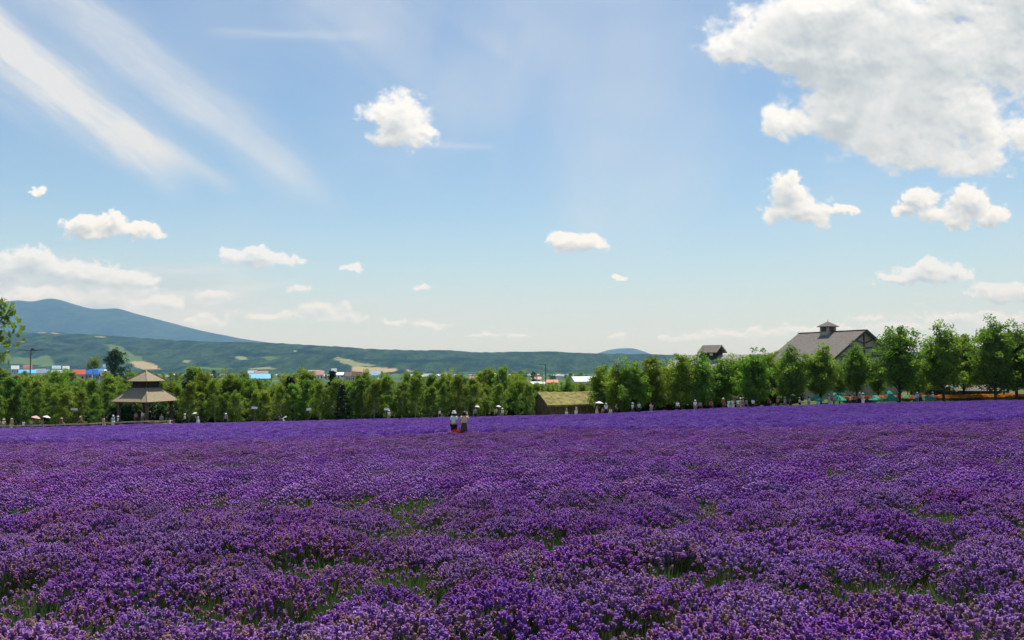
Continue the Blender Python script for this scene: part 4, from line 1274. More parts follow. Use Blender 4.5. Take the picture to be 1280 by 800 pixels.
can_me = canopy(1.25, 0.62).mesh('market_canopy', green_m)
for k, (px, py0, py1, w, d, lab) in enumerate(((1020, 494.3, 500, 17, 99.0, 'green market umbrella at the near end of the barn wall, by a tree trunk'),
                                             (1046, 494, 500, 20, 99.4, 'green market umbrella under a higher umbrella, in front of the barn'),
                                             (1047, 488, 492.5, 16, 120, 'green umbrella set higher behind another, against the barn wall'),
                                             (1093, 494, 499.5, 18, 99.0, 'green umbrella above the first orange flowers'),
                                             (1112, 493, 499.5, 19, 99.4, 'wide green umbrella beside the dark timber posts'),
                                             (1110, 488.5, 492, 9, 126, 'small far green umbrella beneath the barn gable'),
                                             (1130, 494, 498, 12, 102, 'green umbrella half hidden behind a tree trunk'),
                                             (1158, 493.5, 499, 19, 99.4, 'green umbrella in front of the low dark shed'))):
    p = at(px, d); rad = w / 2 / FPX * d
    e = empty('market_umbrella', p, k * 0.37, lab, 'umbrella', 'green market umbrellas')
    zb = zpx(py1, d) - p.z; hc = zpx(py0, d) - p.z - zb
    obj('canopy', can_me, None, e, (0, 0, zb)).scale = (rad / 1.25, rad / 1.25, max(0.5, hc) / 0.62)
    MB().tube([(0, 0, 0), (0, 0, zb + hc * 0.97)], [0.03, 0.025], 6).build('pole', pale_wood, e)
    MB().lathe([(0.0, 0.12), (0.18, 0.12), (0.26, 0.04), (0.26, -0.02)], 10).build('base', stone, e)
    rb = MB()
    for q in range(8):
        t = q * math.pi / 4
        rb.tube([(0.03 * math.cos(t), 0.03 * math.sin(t), zb + hc * 0.45), (rad * 0.62 * math.cos(t), rad * 0.62 * math.sin(t), zb + hc * 0.42)], [0.012, 0.012], 4)
    rb.build('ribs', pale_wood, e)

# white board on posts beside the far path
for k, (px, pyc, d, w, lab) in enumerate(((978, 495.3, 103, 1.15, 'long white board on two posts under the broadleaf trees'), (319.5, 509.8, 101.5, 0.75, 'white sign board on a post at the birch belt, beside the leaning person'),
                                          (387, 511.6, 101.5, 0.55, 'small white sign board on a post between two birch trunks'), (95, 511.5, 104, 0.85, 'white board by the birches, beside the fence'),
                                          (484, 511.5, 101.5, 0.62, 'white tilted sign board on a post among the birch trunks'))):
    p = at(px, d); zc = zpx(pyc, d) - p.z
    e = empty('sign_board', p, 0, lab, 'sign')
    MB().box(-w / 2, w / 2, -0.03, 0.03, -0.15, 0.15).build('board', white_paint, e, loc=(0, 0, zc), rot=(R(-18), R(4 * (k % 2)), 0))
    for s in ((-1, 1) if w > 0.8 else (0,)):
        MB().box(s * w * 0.38 - 0.035, s * w * 0.38 + 0.035, 0.02, 0.09, -0.2, zc).build('post', old_wood, e)

# ---------------------------------------------------------------- the town in the valley
def roofm(nm, c): return mat('roof_' + nm, c, 0.55, 0.12, 0.6)


ROOF = {'red': roofm('red', (0.62, 0.075, 0.025)), 'blue': roofm('blue', (0.02, 0.16, 0.62)), 'cyan': roofm('cyan', (0.05, 0.42, 0.72)), 'pale blue': roofm('pale_blue', (0.36, 0.52, 0.66)),
        'grey': roofm('grey', (0.34, 0.35, 0.36)), 'white': roofm('white', (0.78, 0.80, 0.82)), 'brown': roofm('brown', (0.22, 0.12, 0.085)), 'pink': roofm('pink', (0.50, 0.20, 0.16)),
        'green': roofm('green', (0.10, 0.36, 0.30)), 'teal': roofm('teal', (0.14, 0.42, 0.45)), 'dark': roofm('dark', (0.045, 0.045, 0.055)), 'cream': roofm('cream', (0.62, 0.56, 0.42))}
WALLS = [mat('wall_white', (0.70, 0.70, 0.68), 0.9, 0.06, 0.5), mat('wall_cream', (0.55, 0.50, 0.40), 0.9, 0.08, 0.5), mat('wall_grey', (0.36, 0.37, 0.38), 0.9, 0.08, 0.5)]
unit_walls = gable_walls(1, 1, 0.62, 1.0, -0.6, 0.0).mesh('house_walls')
unit_roof = gable(MB(), 1, 1, 0.62, 1.0, 0.05, 0.04).mesh('house_roof')
unit_win = MB().box(-0.07, 0.07, -0.515, -0.495, 0.22, 0.45).mesh('house_window', glass)
unit_door = MB().box(-0.05, 0.05, -0.512, -0.495, -0.0, 0.42).mesh('house_door', trim)


def house(px0, px1, py0, py1, d, roof, wall=0, lab=None, yaw=0.0, deep=0.7, windows=True, group=None):
    """a gabled house whose roof ridge shows on row py0 and whose eave shows on row py1"""
    pc = at((px0 + px1) / 2, d)
    W = (px1 - px0) / FPX * d
    zr = zpx(py0, d); ze = zpx(py1, d)
    rise = max(zr - ze, W * 0.10)
    tall = zr - pc.z
    hs = min(tall, rise / 0.38)
    e = empty('house', (pc.x, pc.y, zr - hs), -math.atan2(pc.x, pc.y) + yaw, lab or ('%s-roofed house in the valley town' % roof), 'house', group)
    a = obj('wall', unit_walls, WALLS[wall], e); a.scale = (W, W * deep, hs)
    # walls reach down to the ground
    if tall > hs * 1.6:
        MB().box(-W / 2, W / 2, -W * deep / 2, W * deep / 2, -(tall - hs) - 0.5, -0.6 * hs + 0.01).build('lower_wall', WALLS[wall], e)
    r = obj('roof', unit_roof, ROOF[roof], e); r.scale = (W, W * deep, hs)
    if windows:
        for q in (-0.3, 0.3):
            w = obj('window', unit_win, None, e, (q * W, 0, 0)); w.scale = (W, W * deep, hs)
        w = obj('door', unit_door, None, e); w.scale = (W, W * deep, hs)
    return e


house(93, 106, 462, 467.5, 420, 'red', 1, 'house with bright red-orange roof beside the blue sheds', 0.1)
house(105, 116, 462.5, 467, 430, 'blue', 2, 'bright blue-roofed shed next to the red-roofed house', -0.15)
house(113, 123, 461.5, 467.5, 440, 'blue', 2, 'second bright blue-roofed shed, between the first and the pale blue one', 0.25)
house(119, 130, 461, 466, 455, 'cyan', 0, 'sky-blue-roofed shed behind the bright blue ones', 0.0)
house(127, 135, 461.5, 464, 470, 'white', 0, 'small white-roofed house near the big dark round tree', 0.0)
house(128, 146, 463.5, 469, 425, 'dark', 2, 'dark-roofed farm building at the foot of the big round tree', 0.12)
house(130, 136, 455.5, 459, 900, 'pale blue', 0, 'tall pale house above the white roof, by the big round tree')
house(27, 44, 462, 466, 700, 'cyan', 0, 'long sky-blue-roofed house in front of the pink-roofed one')
house(31, 40, 456, 460.5, 1000, 'pink', 1, 'pink-roofed house by the tall utility pole')
house(16, 24, 457, 461, 1000, 'white', 0, 'small white house beyond the trees at the fence corner')
house(46, 57, 461, 466, 720, 'grey', 0, 'house with wide light grey roof')
house(55, 62, 462, 466, 700, 'pale blue', 0, 'pale blue-roofed house next to the wide grey roof')
house(68, 86, 462.5, 466.5, 800, 'grey', 2, 'long low grey-roofed building between trees')
house(67, 76, 457, 460.5, 1300, 'pale blue', 0, 'pale blue-roofed house above the long grey building')
house(80, 87, 457.5, 461, 1250, 'white', 0, 'white house right of the pale blue one, above the long grey building')
house(314, 337, 467.5, 472.5, 500, 'cyan', 2, 'low barn with vivid sky-blue roof behind the birches', 0.06)
house(319, 335, 463.5, 467, 800, 'brown', 1, 'reddish brown-roofed house just above the sky-blue barn roof')
house(311, 321, 463, 466.5, 850, 'pale blue', 0, 'pale blue-roofed house beside the reddish brown roof')
house(392, 405, 463.5, 468, 1000, 'pink', 0, 'pinkish red-roofed house in the middle of the town')
house(386, 394, 464.5, 468, 1050, 'teal', 0, 'teal-roofed house beside the pinkish red roof')
house(379, 391, 470.5, 472.5, 800, 'cream', 1, 'long cream-roofed shed in front of the teal-roofed house')
house(415, 421, 460.5, 464, 1700, 'white', 0, 'tall white building, highest in the middle of the town')
house(416, 431, 465.3, 468.3, 1100, 'white', 0, 'long white-roofed building below the tall white one')
house(431, 441, 465, 470, 1000, 'brown', 1, 'brown-roofed house between the long white building and another brown roof', 0.3)
house(441, 452, 464.5, 471, 980, 'brown', 1, 'steep brown-roofed house below the tan field', -0.3)
house(452, 463, 466.5, 470.5, 1000, 'grey', 0, 'grey-roofed house below the tan field, next to a steep brown roof')
house(463, 474, 464, 468.5, 1200, 'pale blue', 0, 'pale blue-roofed house below the far end of the tan field')
house(471, 479, 464.5, 469, 1300, 'white', 0, 'white house below the far end of the tan field')
house(472, 486, 472, 475, 800, 'green', 0, 'low green-roofed shed in front of the white house')
house(556, 562, 466, 469.5, 1400, 'white', 0, 'white house peeping over the birches behind the two people')
house(530, 540, 467, 470.5, 1300, 'grey', 1, 'grey-roofed house peeping over the birches')
house(588, 602, 470.5, 475, 800, 'pink', 1, 'reddish-roofed house behind the birch tops')
house(606, 616, 467.5, 472, 1100, 'grey', 0, 'light grey-roofed house near the reddish roof')
house(615, 627, 466.5, 471, 1200, 'white', 0, 'white-roofed house, one of two beyond the birch belt')
house(664, 676, 471, 475, 900, 'pink', 1, 'dull red-roofed house left of the tall pole')
house(683, 697, 474.5, 478.5, 600, 'red', 1, 'bright orange-red-roofed house at the foot of the tall pole')
house(664, 682, 477, 479.3, 600, 'white', 0, 'long low white shed beside the orange-red roof', windows=False)
house(714, 746, 470.5, 476.5, 520, 'white', 0, 'large white-roofed hall rising above the thatched hut', 0.45, 0.55)
house(742, 750, 474, 478, 530, 'white', 0, 'small white building against the large white hall')

rh = random.Random(11)
kinds = ['white', 'grey', 'pale blue', 'brown', 'pink', 'white', 'grey', 'teal', 'cream', 'red', 'dark']
for k in range(95):
    px = rh.choice((rh.uniform(-10, 90), rh.uniform(200, 345), rh.uniform(345, 500), rh.uniform(500, 660), rh.uniform(655, 760)))
    d = rh.uniform(1700, 3600)
    p = at(px, d); Wp = rh.uniform(9, 18)
    kd = rh.choice(kinds)
    e = empty('house', p, rh.uniform(-0.8, 0.8) - math.atan2(p.x, p.y), 'tiny distant %s-roofed house of the far side of town' % kd, 'house', 'distant houses of the town')
    hs = rh.uniform(6, 9)
    a = obj('wall', unit_walls, WALLS[rh.randrange(3)], e); a.scale = (Wp, Wp * 0.7, hs)
    a = obj('roof', unit_roof, ROOF[kd], e); a.scale = (Wp, Wp * 0.7, hs)

# garden trees between the houses, then the woods beyond as one mass
for k in range(110):
    px = rh.uniform(-80, 1000); d = rh.choice((rh.uniform(210, 400), rh.uniform(400, 900), rh.uniform(600, 1500)))
    if 88 < px < 160 and d < 480: d = rh.uniform(500, 1200)
    if 308 < px < 342 and d < 520: d += 420
    if 660 < px < 755 and d < 620: d = rh.uniform(640, 1500)
    top = rh.uniform(463, 475) if d < 900 else rh.uniform(462, 470)
    p = at(px, d); hgt = min(16.0, max(5.0, zpx(top, d) - p.z))
    plant('tree', far_tree_src[k % 4], p, hgt, 'bushy green tree among the valley fields and houses', 'tree', 'trees in the valley', wide=rh.uniform(0.8, 1.2), leaf=rh.choice((dense_leaf, dark_leaf, birch_leaf)))
n = 900
wx = RNG.uniform(-0.85, 0.85, n); wd = RNG.uniform(1500, 4700, n)
cl = fbm(wx * wd, wd, 0.0035, 3.0, 2)
keep = cl > 0.02
wx, wd = wx[keep] * wd[keep], wd[keep]; n = len(wx)
scatter('distant_woods', np.stack([wx, wd, H(wx, wd)], 1), np.stack([np.zeros(n), np.zeros(n), RNG.uniform(0, 6, n)], 1),
        np.stack([RNG.uniform(1.2, 3.2, n), RNG.uniform(1.2, 2.2, n), RNG.uniform(0.8, 1.5, n)], 1), RNG.integers(0, 4, n), [s[1] for s in far_tree_src], 'scattered woods and shelter belts on the valley floor', 'woods')

# utility poles
pole_m = mat('pole_grey', (0.10, 0.10, 0.10), 0.8, 0.2, 3.0)
for px, top, d, lab in ((39, 436.5, 300, 'tall utility pole with crossarm by the pink-roofed house'), (682, 455, 340, 'tall dark lamp pole beside the orange-red roof')):
    p = at(px, d); hh = zpx(top, d) - p.z
    e = empty('utility_pole', p, -math.atan2(p.x, p.y), lab, 'pole')
    MB().tube([(0, 0, -0.5), (0, 0, hh)], [0.24, 0.17], 8).build('mast', pole_m, e)
    if px < 100:
        for s in (-1, 1):
            MB().beam((s * 0.1, 0, hh - 0.5), (s * 4.2, 0, hh - 0.25), 0.22, 0.22).build('arm', pole_m, e)
            MB().beam((s * 0.1, 0, hh - 2.0), (s * 1.9, 0, hh - 0.42), 0.12, 0.12).build('brace', pole_m, e)
        MB().lathe([(0.0, 0.3), (0.55, 0.2), (0.55, -0.4), (0, -0.5)], 8).build('transformer', pole_m, e, loc=(0.6, -0.3, hh + 0.1))
    else:
        MB().beam((0, 0, hh - 0.3), (-1.9, 0, hh - 0.1), 0.22, 0.2).build('arm', pole_m, e)
        MB().box(-2.7, -1.8, -0.25, 0.25, -0.12, 0.14).build('lamp_head', pole_m, e, loc=(0, 0, hh - 0.1))
# ---------------------------------------------------------------- people
def skin_mesh(name, V_, Ed, Rad, root=0, sub=1):
    me = bpy.data.meshes.new(name + '_skeleton')
    me.from_pydata(V_, Ed, [])
    o = bpy.data.objects.new(name, me); COL.objects.link(o)
    o.modifiers.new('skin', 'SKIN'); ss = o.modifiers.new('sub', 'SUBSURF'); ss.levels = sub
    if not me.skin_vertices: 
        bm = bmesh.new(); bm.from_mesh(me); bm.verts.layers.skin.verify(); bm.to_mesh(me); bm.free()
    for i, r in enumerate(Rad):
        sv_ = me.skin_vertices[0].data[i]
        sv_.radius = r if isinstance(r, tuple) else (r, r)
        sv_.use_root = (i == root)
    dg = bpy.context.evaluated_depsgraph_get(); dg.update()
    out = bpy.data.meshes.new_from_object(o.evaluated_get(dg))
    out.name = name
    out.polygons.foreach_set('use_smooth', np.ones(len(out.polygons), dtype=bool))
    bpy.data.objects.remove(o)
    return out


BASE = dict(pelvis=(0, 0, .93), waist=(0, .01, 1.06), chest=(0, .01, 1.25), nb=(0, .01, 1.39), neck=(0, 0, 1.45), jaw=(0, -.02, 1.50), head=(0, -.005, 1.57), crown=(0, .005, 1.635),
            nose=(0, -.108, 1.555), earL=(-.088, 0, 1.56), earR=(.088, 0, 1.56),
            shL=(-.165, .01, 1.365), elL=(-.215, .04, 1.11), wrL=(-.225, -.03, .87), paL=(-.225, -.05, .80),
            shR=(.165, .01, 1.365), elR=(.215, .04, 1.11), wrR=(.225, -.03, .87), paR=(.225, -.05, .80),
            hipL=(-.09, 0, .88), knL=(-.10, -.01, .49), anL=(-.10, .03, .09), toL=(-.115, -.12, .03),
            hipR=(.09, 0, .88), knR=(.10, -.01, .49), anR=(.10, .03, .09), toR=(.115, -.12, .03))
RADS = dict(pelvis=(.145, .105), waist=(.125, .095), chest=(.155, .105), nb=(.075, .06), neck=.05, jaw=.064, head=.094, crown=.058, nose=.013, earL=.018, earR=.018,
            shL=.055, elL=.042, wrL=.03, paL=(.034, .018), shR=.055, elR=.042, wrR=.03, paR=(.034, .018),
            hipL=.088, knL=.06, anL=.042, toL=.036, hipR=.088, knR=.06, anR=.042, toR=.036)
EDGES = [('pelvis', 'waist'), ('waist', 'chest'), ('chest', 'nb'), ('nb', 'neck'), ('neck', 'jaw'), ('jaw', 'head'), ('head', 'crown'), ('head', 'nose'), ('head', 'earL'), ('head', 'earR'),
         ('chest', 'shL'), ('shL', 'elL'), ('elL', 'wrL'), ('wrL', 'paL'), ('chest', 'shR'), ('shR', 'elR'), ('elR', 'wrR'), ('wrR', 'paR'),
         ('pelvis', 'hipL'), ('hipL', 'knL'), ('knL', 'anL'), ('anL', 'toL'), ('pelvis', 'hipR'), ('hipR', 'knR'), ('knR', 'anR'), ('anR', 'toR')]
POSES = {
    'stand': {},
    'walk': dict(knL=(-.10, -.16, .52), anL=(-.10, -.20, .12), toL=(-.11, -.34, .06), knR=(.10, .05, .48), anR=(.10, .26, .14), toR=(.11, .14, .03), wrL=(-.23, .12, .89), paL=(-.23, .13, .82),
                 elL=(-.21, .12, 1.12), elR=(.21, -.06, 1.11), wrR=(.21, -.24, .96), paR=(.20, -.29, .92)),
    'hold': dict(elR=(.23, -.06, 1.14), wrR=(.16, -.24, 1.26), paR=(.14, -.27, 1.31)),
    'phone': dict(elL=(-.30, -.10, 1.22), wrL=(-.24, -.20, 1.44), paL=(-.22, -.22, 1.51), elR=(.24, -.03, 1.13), wrR=(.16, -.22, 1.05), paR=(.12, -.26, 1.06)),
    'lean': dict(waist=(0, -.10, 1.02), chest=(0, -.30, 1.14), nb=(0, -.42, 1.22), neck=(0, -.47, 1.25), jaw=(0, -.53, 1.27), head=(0, -.57, 1.32), crown=(0, -.60, 1.38), nose=(0, -.68, 1.29),
                 earL=(-.088, -.56, 1.31), earR=(.088, -.56, 1.31), shL=(-.165, -.38, 1.17), elL=(-.21, -.48, .96), wrL=(-.20, -.66, .95), paL=(-.20, -.72, .95),
                 shR=(.165, -.38, 1.17), elR=(.21, -.48, .96), wrR=(.20, -.66, .95), paR=(.20, -.72, .95), knL=(-.10, -.08, .50), knR=(.10, .04, .49), anR=(.10, .2, .11), toR=(.11, .06, .03)),
}
sit = {}
for k_, v_ in BASE.items():
    if k_[:2] not in ('kn', 'an', 'to') and k_[:3] != 'hip': sit[k_] = (v_[0], v_[1], v_[2] - .47)
sit.update(hipL=(-.09, -.02, .44), hipR=(.09, -.02, .44), knL=(-.11, -.42, .46), knR=(.11, -.42, .46), anL=(-.11, -.42, .09), anR=(.11, -.42, .09), toL=(-.12, -.56, .04), toR=(.12, -.56, .04),
           wrL=(-.16, -.30, .50), paL=(-.14, -.36, .50), wrR=(.16, -.30, .50), paR=(.14, -.36, .50))
POSES['sit'] = sit


def fingers(V_, Ed, Rad, pa, wr, side):
    """five fingers of unequal length, slightly curled, rooted in the palm"""
    d = (Vector(V_[pa]) - Vector(V_[wr])).normalized()
    a = d.cross(Vector((side, 0.2, 0))).normalized()
    b = d.cross(a)
    for k, (off, ln) in enumerate(((-.024, .058), (-.008, .066), (.008, .062), (.023, .048))):
        p1 = Vector(V_[pa]) + d * (.025 + ln * .5) + a * off
        p2 = p1 + d * ln * .45 + b * .014
        V_ += [tuple(p1), tuple(p2)]; Rad += [.009, .008]
        Ed += [(pa, len(V_) - 2), (len(V_) - 2, len(V_) - 1)]
    p1 = Vector(V_[pa]) + a * -.045 + d * .01
    V_ += [tuple(p1), tuple(p1 + d * .035)]; Rad += [.011, .009]
    Ed += [(pa, len(V_) - 2), (len(V_) - 2, len(V_) - 1)]


PM = {}


def pose_meshes(pose, sleeves):
    key = (pose, sleeves)
    if key in PM: return PM[key]
    P_ = dict(BASE); P_.update(POSES[pose])
    names = list(BASE)
    V_ = [P_[n] for n in names]; Rad = [RADS[n] for n in names]; Ed = [(names.index(a), names.index(b)) for a, b in EDGES]
    for s_, sd_ in (('L', -1), ('R', 1)): fingers(V_, Ed, Rad, names.index('pa' + s_), names.index('wr' + s_), sd_)
    body = PM.get((pose, 'body')) or skin_mesh('person_body', V_, Ed, Rad)
    PM[(pose, 'body')] = body

    def sub(keep, grow, extra=None):
        nm = [n for n in names if n in keep]
        vv = [P_[n] for n in nm]
        rr = []
        for n in nm:
            r = RADS[n]; r = r if isinstance(r, tuple) else (r, r)
            rr.append((r[0] * 1.06 + grow, r[1] * 1.06 + grow))
        if extra:
            for i, n in enumerate(nm):
                if n in extra: vv[i] = extra[n]
        return skin_mesh('clothing', vv, [(nm.index(a), nm.index(b)) for a, b in EDGES if a in nm and b in nm], rr)
    mid = lambda a, b, t: tuple(Vector(P_[a]).lerp(Vector(P_[b]), t))
    top = sub({'pelvis', 'waist', 'chest', 'nb', 'shL', 'elL', 'shR', 'elR'} | ({'wrL', 'wrR'} if sleeves == 'long' else set()), .014,
              None if sleeves == 'long' else {'elL': mid('shL', 'elL', .7), 'elR': mid('shR', 'elR', .7), 'pelvis': mid('pelvis', 'waist', .2)})
    legs = sub({'pelvis', 'hipL', 'knL', 'anL', 'hipR', 'knR', 'anR'}, .018, {'anL': mid('knL', 'anL', .92), 'anR': mid('knR', 'anR', .92)})
    hd = Vector(P_['head'])
    hair = MB().lathe([(0.0, .118), (.055, .105), (.094, .06), (.108, .0), (.108, -.05), (.085, -.10), (.05, -.12)], 12)
    hair.v = [(x, y + .028 if z < .03 else y + .012, z) for x, y, z in hair.v]
    hair.v = [(x, max(y, -.045) if z < .03 else y, z) for x, y, z in hair.v]
    hair = hair.mesh('hair', None, True)
    PM[key] = (body, top, legs, hair, P_)
    return PM[key]


def cloth(nm, c): return mat('cloth_' + nm, c, 0.9, 0.08, 12.0, 0.2, 40.0)


CL = {'white': cloth('white', (0.78, 0.78, 0.76)), 'cream': cloth('cream', (0.62, 0.56, 0.44)), 'tan': cloth('tan', (0.46, 0.34, 0.22)), 'peach': cloth('peach', (0.78, 0.54, 0.36)), 'mint': cloth('mint', (0.72, 0.80, 0.74)),
      'red': cloth('red', (0.50, 0.05, 0.035)), 'salmon': cloth('salmon', (0.75, 0.27, 0.22)), 'navy': cloth('navy', (0.02, 0.025, 0.06)), 'black': cloth('black', (0.015, 0.015, 0.017)), 'brown': cloth('brown', (0.09, 0.06, 0.05)),
      'grey': cloth('grey', (0.26, 0.26, 0.27)), 'sky': cloth('sky', (0.42, 0.56, 0.68)), 'denim': cloth('denim', (0.06, 0.09, 0.16)), 'pink': cloth('pink', (0.78, 0.42, 0.40)), 'rust': cloth('rust', (0.30, 0.10, 0.06)),
      'straw': cloth('straw', (0.60, 0.47, 0.27))}
skin_m = mat('skin', (0.50, 0.30, 0.21), 0.6, 0.05, 10.0)
hair_m = mat('hair_black', (0.014, 0.011, 0.009), 0.5, 0.2, 20.0)
hat_me = {'sun': MB().lathe([(0, .13), (.07, .125), (.10, .09), (.11, .03), (.20, .0), (.21, -.012), (.11, .015)], 16).mesh('hat', None, True),
          'bucket': MB().lathe([(0, .135), (.08, .13), (.105, .08), (.115, .02), (.165, -.035), (.168, -.045), (.11, .005)], 16).mesh('hat', None, True)}
par_can = canopy(0.52, 0.24, 8, None, 0).mesh('parasol_canopy')


def person(px, d, face, pose, top, bottom, lab, sleeves='short', hat=None, hatc='white', skirt=None, height=1.64, group='visitors around the field', loc=None, zoff=0.0):
    body, tme, lme, hme, P_ = pose_meshes(pose, sleeves)
    p = at(px, d) if loc is None else loc
    e = empty('person', p + Vector((0, 0, zoff)), face, lab, 'person', group)
    k = height / 1.69; e.scale = (k, k, k)
    obj('body', body, skin_m, e)
    obj('shirt', tme, CL[top], e)
    if skirt:
        q = P_['waist']
        MB().lathe([(.135, 1.05), (.165, .95), (.20, .7), (.235, skirt), (.225, skirt + .01), (.12, 1.0)], 14).build('skirt', CL[bottom], e, True)
    else:
        obj('trousers', lme, CL[bottom], e)
    hd = Vector(P_['head'])
    obj('hair', hme, hair_m, e, hd + Vector((0, .0, .0)))
    if hat: obj('hat', hat_me[hat], CL[hatc], e, hd + Vector((0, .01, .035))).scale = (.88, .88, .88)
    return e, P_, k


def parasol(owner, colour, lab, tilt=0.15, size=1.0):
    """stands in the person's right hand"""
    e, P_, k = owner
    hnd = Vector(P_['paR']) * k
    rot = Matrix.Rotation(e.rotation_euler.z, 3, 'Z')
    base = Vector(e.location) + rot @ hnd
    pe = empty('parasol', base - Vector((0, 0, .12)), e.rotation_euler.z + 0.3, lab, 'parasol', 'hand-held parasols')
    pe.rotation_euler = (tilt, 0.08, e.rotation_euler.z + 0.3)
    c_ = obj('canopy', par_can, CL[colour], pe, (0, 0, .62)); c_.scale = (size, size, size)
    MB().tube([(0, 0, .02), (0, 0, .62 + .26 * size)], [.009, .007], 6).build('shaft', steel, pe)
    MB().tube([(0, 0, 0), (0, 0, .13)], [.014, .014], 6).build('handle', dark_wood, pe)


# the pair on the strip between the two plots
PD = 42.4
person(568, PD, R(150), 'stand', 'mint', 'black', 'person in white bucket hat and pale mint shirt standing among the lavender', 'short', 'bucket', 'white', height=1.60, group=None)
pr = person(580.5, PD - 0.1, R(196), 'phone', 'peach', 'brown', 'dark-haired person in peach top and brown skirt raising one hand to the ear', 'short', None, skirt=.36, height=1.58, group=None)
ph = pr[1]['paL']; rot = Matrix.Rotation(R(196), 3, 'Z')
tag(MB().box(-.04, .04, -.012, .012, -.075, .075).build('phone', CL['white'], None, False, Vector(pr[0].location) + rot @ (Vector(ph) * pr[2] + Vector((0, -.03, .06))), (0.2, 0.1, R(196))), 'small white phone held up by the person in the brown skirt', 'phone')
bagp = at(568, PD) + Vector((.17, -.12, .34))
bag = empty('tote_bag', bagp, 0.3, 'bright red bag hanging from the hand of the white-hatted person', 'bag')
bag.scale = (1.15, 1.0, 0.64)
bm_ = MB(); ring = []
for z_, sx_, sy_ in ((0, .20, .10), (.06, .24, .13), (.3, .25, .12), (.46, .22, .06)):
    for q in range(12):
        t = 2 * math.pi * q / 12; cs, sn = math.cos(t), math.sin(t)
        bm_.v.append((sx_ * math.copysign(abs(cs) ** .5, cs), sy_ * math.copysign(abs(sn) ** .5, sn), z_ + .015 * math.sin(3 * t)))
for i in range(3):
    for q in range(12): bm_.f.append((i * 12 + q, i * 12 + (q + 1) % 12, (i + 1) * 12 + (q + 1) % 12, (i + 1) * 12 + q))
bm_.f.append(tuple(range(11, -1, -1)))
bm_.build('bag_body', cloth('bag_red', (0.75, 0.05, 0.02)), bag, True)
for s in (-1, 1): MB().tube([(-.12, s * .05, .44), (-.10, s * .06, .60), (0, s * .06, .65), (.10, s * .06, .60), (.12, s * .05, .44)], [.012] * 5, 6).build('handle', CL['red'], bag)

# people along the fence and by the pavilion
person(1.5, 100.4, 0.4, 'stand', 'cream', 'tan', 'person in cream top behind the fence, next to a pink-hatted one', hat='sun', hatc='straw')
person(8, 100.2, 0.2, 'stand', 'white', 'grey', 'person in white shirt and pink hat leaning at the fence', hat='sun', hatc='pink')
person(18, 99.9, -0.3, 'stand', 'tan', 'cream', 'person in straw hat and tan shirt behind the fence, beside the pink-hatted one', hat='sun', hatc='straw', height=1.7)
person(33, 100.0, 2.9, 'stand', 'white', 'navy', 'dark-haired person in loose white top with back to the fence', height=1.45)
parasol(person(43, 100.3, 1.2, 'hold', 'cream', 'grey', 'person under the pink parasol behind the fence'), 'pink', 'pink parasol held above the fence', 0.25, 1.0)
parasol(person(56.5, 100.3, 1.5, 'hold', 'grey', 'black', 'person under the white parasol next to the pink one'), 'white', 'white parasol next to the pink one at the fence', 0.2, 0.9)
person(80, 100.4, 1.5, 'walk', 'rust', 'brown', 'person in rust-red shirt walking behind the fence', hat='sun', hatc='straw')
person(103, 100.4, -1.5, 'walk', 'rust', 'black', 'person in dark red shirt and pale hat walking behind the fence', hat='bucket', hatc='cream', height=1.75)
person(132.5, 97.0, 2.6, 'walk', 'pink', 'cream', 'person in pale pink shirt and dark bag in front of the fence', hat=None)
person(144, 100.2, 0.8, 'stand', 'sky', 'white', 'person in pale blue shirt and white hat left of the pavilion post', hat='bucket', height=1.72)
person(150, 100.9, -0.8, 'stand', 'white', 'denim', 'person in white beside the one in pale blue, at the pavilion', hat='sun', height=1.6)
person(172.5, 103, 0.5, 'stand', 'tan', 'brown', 'person in tan shirt standing inside the pavilion', zoff=.42)
person(180.5, 102.6, -0.2, 'stand', 'white', 'grey', 'person in white standing under the middle of the pavilion roof', zoff=.42, height=1.75)
person(194, 103.4, 0.3, 'stand', 'black', 'black', 'person dressed in black standing inside the pavilion', zoff=.42)
person(204, 101.6, 0.2, 'stand', 'grey', 'navy', 'person in grey by the last pavilion post')
person(214, 96.6, 1.2, 'sit', 'cream', 'tan', 'person in cream sitting low at the edge of the lavender by the pavilion', height=1.6)
person(233, 100.0, -1.0, 'walk', 'white', 'black', 'person in white top and black trousers at the end of the rail fence', hat='bucket')
wd_ = person(249.5, 96.6, -1.3, 'hold', 'white', 'white', 'person in short white dress walking along the lavender edge under a white parasol', skirt=.55, height=1.6)
parasol(wd_, 'white', 'white parasol of the person in the white dress', 0.2, 0.5)
person(284, 101, 0.0, 'stand', 'grey', 'black', 'person in grey with white hat in the shade of the birches', hat='sun')
# person bending to a pushchair
person(347, 95.0, R(90), 'lean', 'brown', 'navy', 'person in brown top bending forward over a white pushchair', height=1.62, group=None)
st = empty('pushchair', at(358.5, 95.0), R(90), 'white pushchair pushed by the bending person', 'pushchair')
MB().slab([(-.22, -.35, .45), (.22, -.35, .45), (.22, .1, .42), (-.22, .1, .42)], .06).build('seat', CL['white'], st)
MB().slab([(-.22, .1, .42), (.22, .1, .42), (.22, .32, .95), (-.22, .32, .95)], .05).build('backrest', CL['white'], st)
hoodm = MB(); 
for i in range(7):
    t = i / 6 * 1.5
    for s in (-1, -.5, .5, 1): hoodm.v.append((s * .24, .3 - .42 * math.sin(t), .95 + .02 + .22 * math.sin(t * 1.2) * (1 if abs(s) < 1 else .6)))
for i in range(6):
    for q in range(3): a = i * 4 + q; hoodm.f.append((a, a + 1, a + 5, a + 4))
hoodm.build('hood', CL['white'], st, True)
